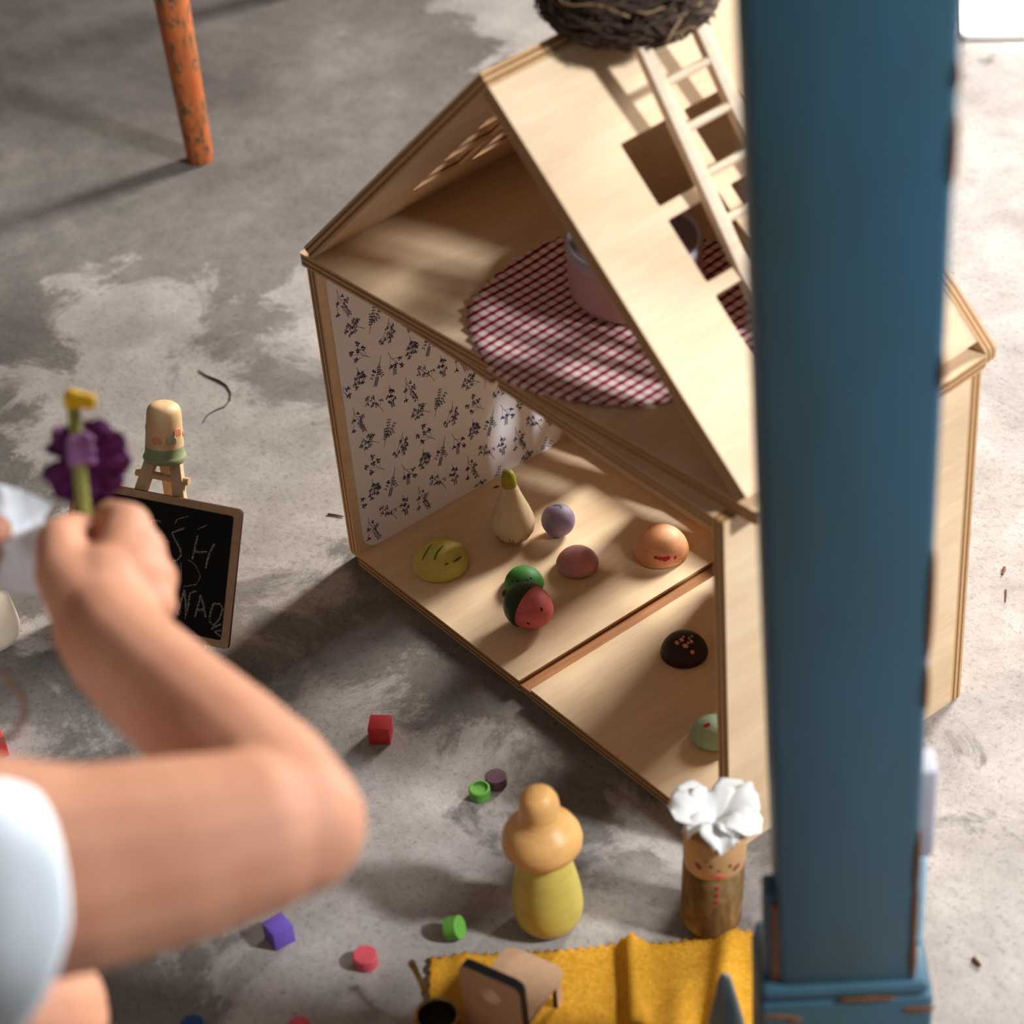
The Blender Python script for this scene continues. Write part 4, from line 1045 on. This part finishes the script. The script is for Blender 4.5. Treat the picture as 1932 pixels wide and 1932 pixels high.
def fuse(name, bm, mat, parent, voxel, smooth=6):
    o = from_bm(name, bm, mat, parent, smooth=True)
    r = o.modifiers.new('fuse', 'REMESH'); r.mode = 'VOXEL'; r.voxel_size = voxel; r.use_smooth_shade = True
    s = o.modifiers.new('soften', 'SMOOTH'); s.factor = 0.5; s.iterations = smooth
    return o
RGT = Vector((0.63237, 0.77119, -0.07324)); FW = Vector((-0.8091, 0.5876, 0))
RH = Vector((0.63408, 0.77327, 0))
SH = Vector((0.5593, -0.5985, 0.5242))
shl = SH - RH * 0.25
mids = (SH + shl) / 2
person = thing('person', 'person in white short-sleeved shirt, bare bent arm reaching in and holding a purple flower', 'person', (mids.x, mids.y, 0))
arm = [(SH, 0.054), ((0.5969, -0.5547, 0.5183), 0.050), ((0.6210, -0.5178, 0.5130), 0.0430), ((0.6357, -0.4818, 0.5086), 0.0395), ((0.6453, -0.4518, 0.5049), 0.0355), ((0.6492, -0.4325, 0.4992), 0.0305)]
fore = [((0.6492, -0.4325, 0.4992), 0.0310), ((0.6176, -0.4263, 0.4958), 0.0310), ((0.5808, -0.4247, 0.4940), 0.0290), ((0.5293, -0.4216, 0.4844), 0.0280), ((0.4753, -0.4156, 0.4715), 0.0270), ((0.4379, -0.4058, 0.4605), 0.0265)]
hand = bmesh.new()
chain(hand, arm); chain(hand, fore)
capsule(hand, (0.6606, -0.4295, 0.4946), 0.0150, (0.6485, -0.4333, 0.4993), 0.028)
capsule(hand, (0.6577, -0.4232, 0.4974), 0.0105, (0.6663, -0.4334, 0.4923), 0.013)
W0 = (0.4379, -0.4058, 0.4605)
capsule(hand, W0, 0.0265, (0.4211, -0.3933, 0.4626), 0.0245); capsule(hand, (0.4192, -0.4048, 0.4642), 0.0200, (0.4234, -0.3798, 0.4622), 0.0200)
K1, K2, K3, K4 = (0.3946, -0.3630, 0.4717), (0.4095, -0.3652, 0.4663), (0.4267, -0.3700, 0.4613), (0.4399, -0.3791, 0.4573)
for kk, rr in ((K1, 0.0135), (K2, 0.0135), (K3, 0.0132), (K4, 0.0125)):
    capsule(hand, W0, 0.0200, kk, rr)
def finger(k, rk, pts):
    a, ra = k, rk
    for b, rb in pts: capsule(hand, a, ra, b, rb); a, ra = b, rb
finger(K1, 0.0135, (((0.3583, -0.3564, 0.4542), 0.0100), ((0.3443, -0.3592, 0.4342), 0.0088), ((0.3483, -0.3715, 0.4371), 0.0078)))
finger(K2, 0.0130, (((0.3629, -0.3481, 0.4395), 0.0102), ((0.3463, -0.3596, 0.4222), 0.0090), ((0.3532, -0.3732, 0.4277), 0.0080)))
finger(K3, 0.0128, (((0.3753, -0.3540, 0.4290), 0.0100), ((0.3567, -0.3642, 0.4148), 0.0088), ((0.3623, -0.3774, 0.4217), 0.0078)))
finger(K4, 0.0115, (((0.3948, -0.3654, 0.4265), 0.0092), ((0.3794, -0.3737, 0.4167), 0.0080), ((0.3821, -0.3840, 0.4225), 0.0072)))
finger((0.4277, -0.4089, 0.4685), 0.0190, (((0.4046, -0.4065, 0.4729), 0.0150), ((0.3826, -0.3957, 0.4743), 0.0125), ((0.3652, -0.3792, 0.4624), 0.0098)))
# the other arm: fingers holding the paper just enter the frame
LH = Vector((0.3152, -0.4292, 0.4474))
el2 = shl + FW * 0.16 + Vector((0, 0, -0.14)) + RH * 0.02
chain(hand, [(shl, 0.052), (shl.lerp(el2, 0.5), 0.043), (el2, 0.036), (el2.lerp(LH, 0.5), 0.031), (LH, 0.024)])
for dx, dy, rr in ((5 - 3, 985, 0.0088), (-25, 1015, 0.0088), (-28, 1050, 0.0085), (-40, 1082, 0.0075)): pass
for tip, mid_, rr in (((0.3454, -0.4120, 0.4696), (0.3232, -0.4166, 0.4646), 0.0086), ((0.3358, -0.4162, 0.4521), (0.3123, -0.4211, 0.4482), 0.0085), ((0.3304, -0.4189, 0.4395), (0.3115, -0.4267, 0.4370), 0.0082), ((0.3322, -0.4245, 0.4336), (0.3179, -0.4332, 0.4337), 0.0072)):
    capsule(hand, LH, 0.014, mid_, rr * 1.12); capsule(hand, mid_, rr * 1.1, tip, rr)
capsule(hand, LH, 0.015, (0.3176, -0.4077, 0.4688), 0.0105); capsule(hand, (0.3176, -0.4077, 0.4688), 0.0105, (0.3279, -0.4046, 0.4687), 0.0085)
# torso, head and folded legs (outside the frame except one thigh)
pel = mids - FW * 0.05; pel.z = 0.17
chest = mids + Vector((0, 0, -0.09)); chest2 = (mids + pel) / 2
for s_ in (-1, 1):
    capsule(hand, chest + RH * 0.055 * s_, 0.085, chest2 + RH * 0.045 * s_, 0.078); capsule(hand, chest2 + RH * 0.045 * s_, 0.078, pel + RH * 0.06 * s_, 0.088)
capsule(hand, SH, 0.052, shl, 0.052)
neck = mids + Vector((0, 0, 0.055)) + FW * 0.01; headc = mids + Vector((0, 0, 0.165)) + FW * 0.045
capsule(hand, mids, 0.05, neck, 0.042); capsule(hand, neck, 0.042, headc, 0.05)
capsule(hand, headc + Vector((0, 0, 0.015)) - FW * 0.012, 0.078, headc + FW * 0.015 - Vector((0, 0, 0.035)), 0.062)
capsule(hand, headc + FW * 0.078, 0.010, headc + FW * 0.088 - Vector((0, 0, 0.018)), 0.010)
for s_ in (-1, 1): capsule(hand, headc + RH * 0.078 * s_ + Vector((0, 0, 0.008)), 0.013, headc + RH * 0.079 * s_ - Vector((0, 0, 0.018)), 0.009)
knR = Vector((0.5100, -0.5318, 0.3267)); 
capsule(hand, pel + RH * 0.06, 0.075, knR, 0.0475)
ankR = Vector((knR.x, knR.y, 0)) - FW * 0.10 + Vector((0, 0, 0.045))
capsule(hand, knR, 0.046, ankR, 0.030); capsule(hand, ankR - Vector((0, 0, 0.015)), 0.027, Vector((ankR.x, ankR.y, 0.018)) + FW * 0.13, 0.018)
knL = pel - RH * 0.07 + FW * 0.24 + Vector((0, 0, 0.10)); capsule(hand, pel - RH * 0.06, 0.075, knL, 0.048)
ankL = Vector((knL.x, knL.y, 0.045)) - FW * 0.10; capsule(hand, knL, 0.046, ankL, 0.030); capsule(hand, ankL - Vector((0, 0, 0.015)), 0.027, Vector((ankL.x, ankL.y, 0.018)) + FW * 0.13, 0.018)
fuse('body', hand, M['skin'], person, 0.0030, 5)
# face details
M['eye'] = flat('eye', '#2a1d16', 0.3, 0.05)
for s_ in (-1, 1):
    bm = bmesh.new(); p = headc + FW * 0.073 + RH * 0.028 * s_ + Vector((0, 0, 0.012)); blob(bm, p, FW, 0.008, 0.0045, 0.003, RH); from_bm('eye', bm, M['eye'], person, smooth=True)
bm = bmesh.new(); blob(bm, headc + FW * 0.073 - Vector((0, 0, 0.042)), FW, 0.019, 0.005, 0.003, RH); from_bm('mouth', bm, M['lip'], person, smooth=True)
hb = bmesh.new()
capsule(hb, headc + Vector((0, 0, 0.028)) - FW * 0.022, 0.080, headc - FW * 0.045 - Vector((0, 0, 0.055)), 0.060)
fuse('hair', hb, M['hair'], person, 0.004, 4)
# shirt: torso and sleeve
sb = bmesh.new()
for s_ in (-1, 1):
    capsule(sb, chest + RH * 0.055 * s_ + Vector((0, 0, 0.02)), 0.093, chest2 + RH * 0.045 * s_, 0.087); capsule(sb, chest2 + RH * 0.045 * s_, 0.087, pel + RH * 0.06 * s_ + Vector((0, 0, 0.02)), 0.096)
capsule(sb, SH - RH * 0.02, 0.060, shl + RH * 0.02, 0.060); capsule(sb, shl, 0.058, shl.lerp(el2, 0.42), 0.053)
capsule(sb, SH, 0.060, SH + RGT * 0.02, 0.059)
fuse('shirt', sb, M['shirt'], person, 0.0045, 6)
slv = bmesh.new(); rings = []
UPc = Vector((-0.4476, 0.4409, 0.7780)); TOc = Vector((0.6323, -0.4592, 0.6240)); RTc = Vector((0.6324, 0.7712, -0.0732))
NS = 64
cuff = Vector((0.6137, -0.5461, 0.5076))
for i in range(15):
    t = i / 14
    c_ = SH.lerp(cuff, t) + UPc * 0.002
    rr = 0.058 - 0.004 * t + (0.0012 if 0.72 < t < 0.93 else 0.0) - (0.0010 if 0.62 < t <= 0.72 else 0)
    ring = []
    for j in range(NS):
        a = 2 * PI * j / NS; ca, sa = math.cos(a), math.sin(a)
        w = 1 + 0.018 * math.sin(3 * a + 4 * t) * t + 0.010 * math.sin(7 * a + 1.0) * t
        ring.append(slv.verts.new(c_ + UPc * (ca * rr * w * (0.92 if ca > 0 else 1.03)) + TOc * (sa * rr * w) + RTc * ((0.0340 * max(0, sa) ** 0.9 - 0.012 * max(0, -sa) - 0.012 * max(0, -ca)) * t)))
    rings.append(ring)
for A_, B_ in zip(rings, rings[1:]):
    for j in range(NS):
        k2 = (j + 1) % NS; slv.faces.new((A_[j], A_[k2], B_[k2], B_[j]))
o = from_bm('sleeve', slv, M['shirt'], person, smooth=True)
md = o.modifiers.new('thickness', 'SOLIDIFY'); md.thickness = 0.0022; md.offset = 1
ss = o.modifiers.new('round', 'SUBSURF'); ss.levels = 1; ss.render_levels = 1
M['cord'] = flat('brown_cord', '#a2836c', 0.8, 0.1)
o = tube('cord_loop', [Vector(p) for p in ((0.3330, -0.4314, 0.4357), (0.3543, -0.4411, 0.4311), (0.3793, -0.4471, 0.4254), (0.3977, -0.4469, 0.4229), (0.4111, -0.4465, 0.4177), (0.4158, -0.4497, 0.4105), (0.4157, -0.4593, 0.4035), (0.4060, -0.4708, 0.3969), (0.3881, -0.4739, 0.3968), (0.3665, -0.4645, 0.4095), (0.3423, -0.4466, 0.4232), (0.3268, -0.4317, 0.4339))], 0.0017, M['cord'], None, 8)
tag(o, 'thin brown cord loop hanging below the white tissue at the left frame edge', 'cord')

# ------------------------------------------------------------------ felt flower held in the hand
M['stem_felt'] = flat('olive_felt', '#8b8a45', 0.8, 0.08, 200); M['purple_felt'] = flat('purple_felt', '#6a2a66', 0.85, 0.25, 120); M['purple_light'] = flat('light_purple_felt', '#9b6ba0', 0.8, 0.15, 150); M['yellow_felt'] = flat('yellow_felt', '#e2b41e', 0.8, 0.06, 200)
fb = Vector((0.3677, -0.3745, 0.4568)); ft = Vector((0.3247, -0.3461, 0.5053))
flw = thing('felt_flower', 'purple ruffled felt flower on olive stem with yellow tip, gripped in the hand', 'flower', fb)
fd = (ft - fb)
tube('stem', [fb - fd * 0.06, fb, fb + fd * 0.25, fb + fd * 0.6, ft], [0.0022, 0.0034, 0.0040, 0.0036, 0.0034], M['stem_felt'], flw, 16)
rc = Vector((0.3375, -0.3519, 0.4768)); rn = (Vector((0.6191, -0.3766, 0.6981))).normalized()
rx1 = Vector((0.6324, 0.7712, -0.0732)); rm = place(rc, rn, rx1)
def ruffle(name, r0, r1, waves, amp, mat, m, notch=None, nr=9, na=150, cup=0.0, twist=0.0):
    bm = bmesh.new(); rows = []
    for i in range(nr + 1):
        t = i / nr; row = []
        for j in range(na):
            a = 2 * PI * j / na
            rr = r0 + (r1 - r0) * t
            edge = 1 + 0.045 * math.sin(waves * a + 1.3) * t + 0.05 * noise.noise(Vector((math.cos(a) * 1.7, math.sin(a) * 1.7, 0.4)))
            if notch: 
                for na_, nw, nd in notch:
                    dd = math.atan2(math.sin(a - na_), math.cos(a - na_)); edge *= 1 - nd * math.exp(-(dd / nw) ** 2) * t
            z = amp * math.sin(waves * a + twist * t) * t ** 1.2 + cup * t * t + 0.3 * amp * math.sin(2.3 * waves * a) * t
            row.append(bm.verts.new(m @ Vector((rr * edge * math.cos(a), rr * edge * math.sin(a), z))))
        rows.append(row)
    for A_, B_ in zip(rows, rows[1:]):
        for j in range(na): k2 = (j + 1) % na; bm.faces.new((A_[j], A_[k2], B_[k2], B_[j]))
    o = from_bm(name, bm, mat, flw, smooth=True)
    md = o.modifiers.new('thickness', 'SOLIDIFY'); md.thickness = 0.0008
    return o
ruffle('ruffled_petals', 0.002, 0.0232, 11, 0.0032, M['purple_felt'], rm, ((PI - 0.10, 0.13, 0.55), (PI / 2 + 0.25, 0.16, 0.22)), cup=0.002)
ruffle('ruffled_petals', 0.002, 0.0195, 9, 0.0030, M['purple_felt'], rm @ TR((0.0018, 0.0005, 0.0028)) @ Matrix.Rotation(0.5, 4, 'Z'), ((PI - 0.62, 0.15, 0.6),), cup=0.001)
bc = fb + fd * 0.66; bmat = place(bc, fd)
lathe('felt_band', [(0.0038, -0.0095), (0.0056, -0.0088), (0.0060, -0.0030), (0.0056, 0.0020), (0.0060, 0.0050), (0.0040, 0.0065)], M['purple_light'], flw, 24, bmat)
bm = bmesh.new()
for k in range(3):
    capsule(bm, bc + rx1 * 0.0045 + fd.normalized() * (0.006 - 0.006 * k) + rn * 0.003, 0.0030, bc + rx1 * 0.0080 + fd.normalized() * (0.0045 - 0.0058 * k) + rn * 0.0035, 0.0020, 10, 4)
from_bm('felt_tuft', bm, M['purple_light'], flw, smooth=True)
yt = bmesh.new()
capsule(yt, ft + fd * 0.005, 0.0050, ft + fd * 0.045, 0.0054, 14, 4)
capsule(yt, ft + fd * 0.045, 0.0045, ft + fd * 0.030 + rx1 * 0.0085, 0.0038, 14, 4); capsule(yt, ft + fd * 0.028 + rx1 * 0.0090, 0.0037, ft - fd * 0.002 + rx1 * 0.0085, 0.0034, 14, 4)
capsule(yt, ft - fd * 0.004 + rx1 * 0.0078, 0.0030, ft + fd * 0.005 + rx1 * 0.0045, 0.0026, 14, 4)
fuse('yellow_tip', yt, M['yellow_felt'], flw, 0.0008, 3)

# ------------------------------------------------------------------ white tissue paper between the hands
M['tissue'] = flat('white_tissue', '#e6ebf0', 0.85, 0.03, 60)
edgeT = [(0.3056, -0.4128, 0.4852), (0.3180, -0.4018, 0.4807), (0.3260, -0.3943, 0.4782), (0.3295, -0.3865, 0.4723), (0.3358, -0.3822, 0.4692), (0.3381, -0.3765, 0.4630)]
edgeM = [(0.3276, -0.4269, 0.4766), (0.3398, -0.4160, 0.4722), (0.3480, -0.4088, 0.4693), (0.3486, -0.4019, 0.4657), (0.3474, -0.3945, 0.4643), (0.3467, -0.3860, 0.4633)]
edgeB = [(0.3107, -0.4304, 0.4270), (0.3243, -0.4201, 0.4209), (0.3322, -0.4121, 0.4187), (0.3418, -0.4074, 0.4204), (0.3464, -0.4018, 0.4199), (0.3540, -0.3968, 0.4238)]
def along(e, t):
    x = t * (len(e) - 1); i = min(int(x), len(e) - 2); return Vector(e[i]).lerp(Vector(e[i + 1]), x - i)
bm = bmesh.new(); rows = []
for i in range(25):
    v = i / 24; row = []
    for j in range(37):
        u = j / 36
        p = along(edgeT, u).lerp(along(edgeM, u), v * 2) if v < 0.5 else along(edgeM, u).lerp(along(edgeB, u), v * 2 - 1)
        nz = noise.noise(Vector((u * 5, v * 6, 0.3))) * 0.0042 + noise.noise(Vector((u * 13, v * 11, 4.3))) * 0.0016
        row.append(bm.verts.new(p + TOc * nz))
    rows.append(row)
for A_, B_ in zip(rows, rows[1:]):
    for j in range(36): bm.faces.new((A_[j], A_[j + 1], B_[j + 1], B_[j]))
o = from_bm('tissue_paper', bm, M['tissue'], None, smooth=True)
md = o.modifiers.new('thickness', 'SOLIDIFY'); md.thickness = 0.0003
tag(o, 'crumpled white tissue paper held beside the gripping hand, cut by the left frame edge', 'paper')
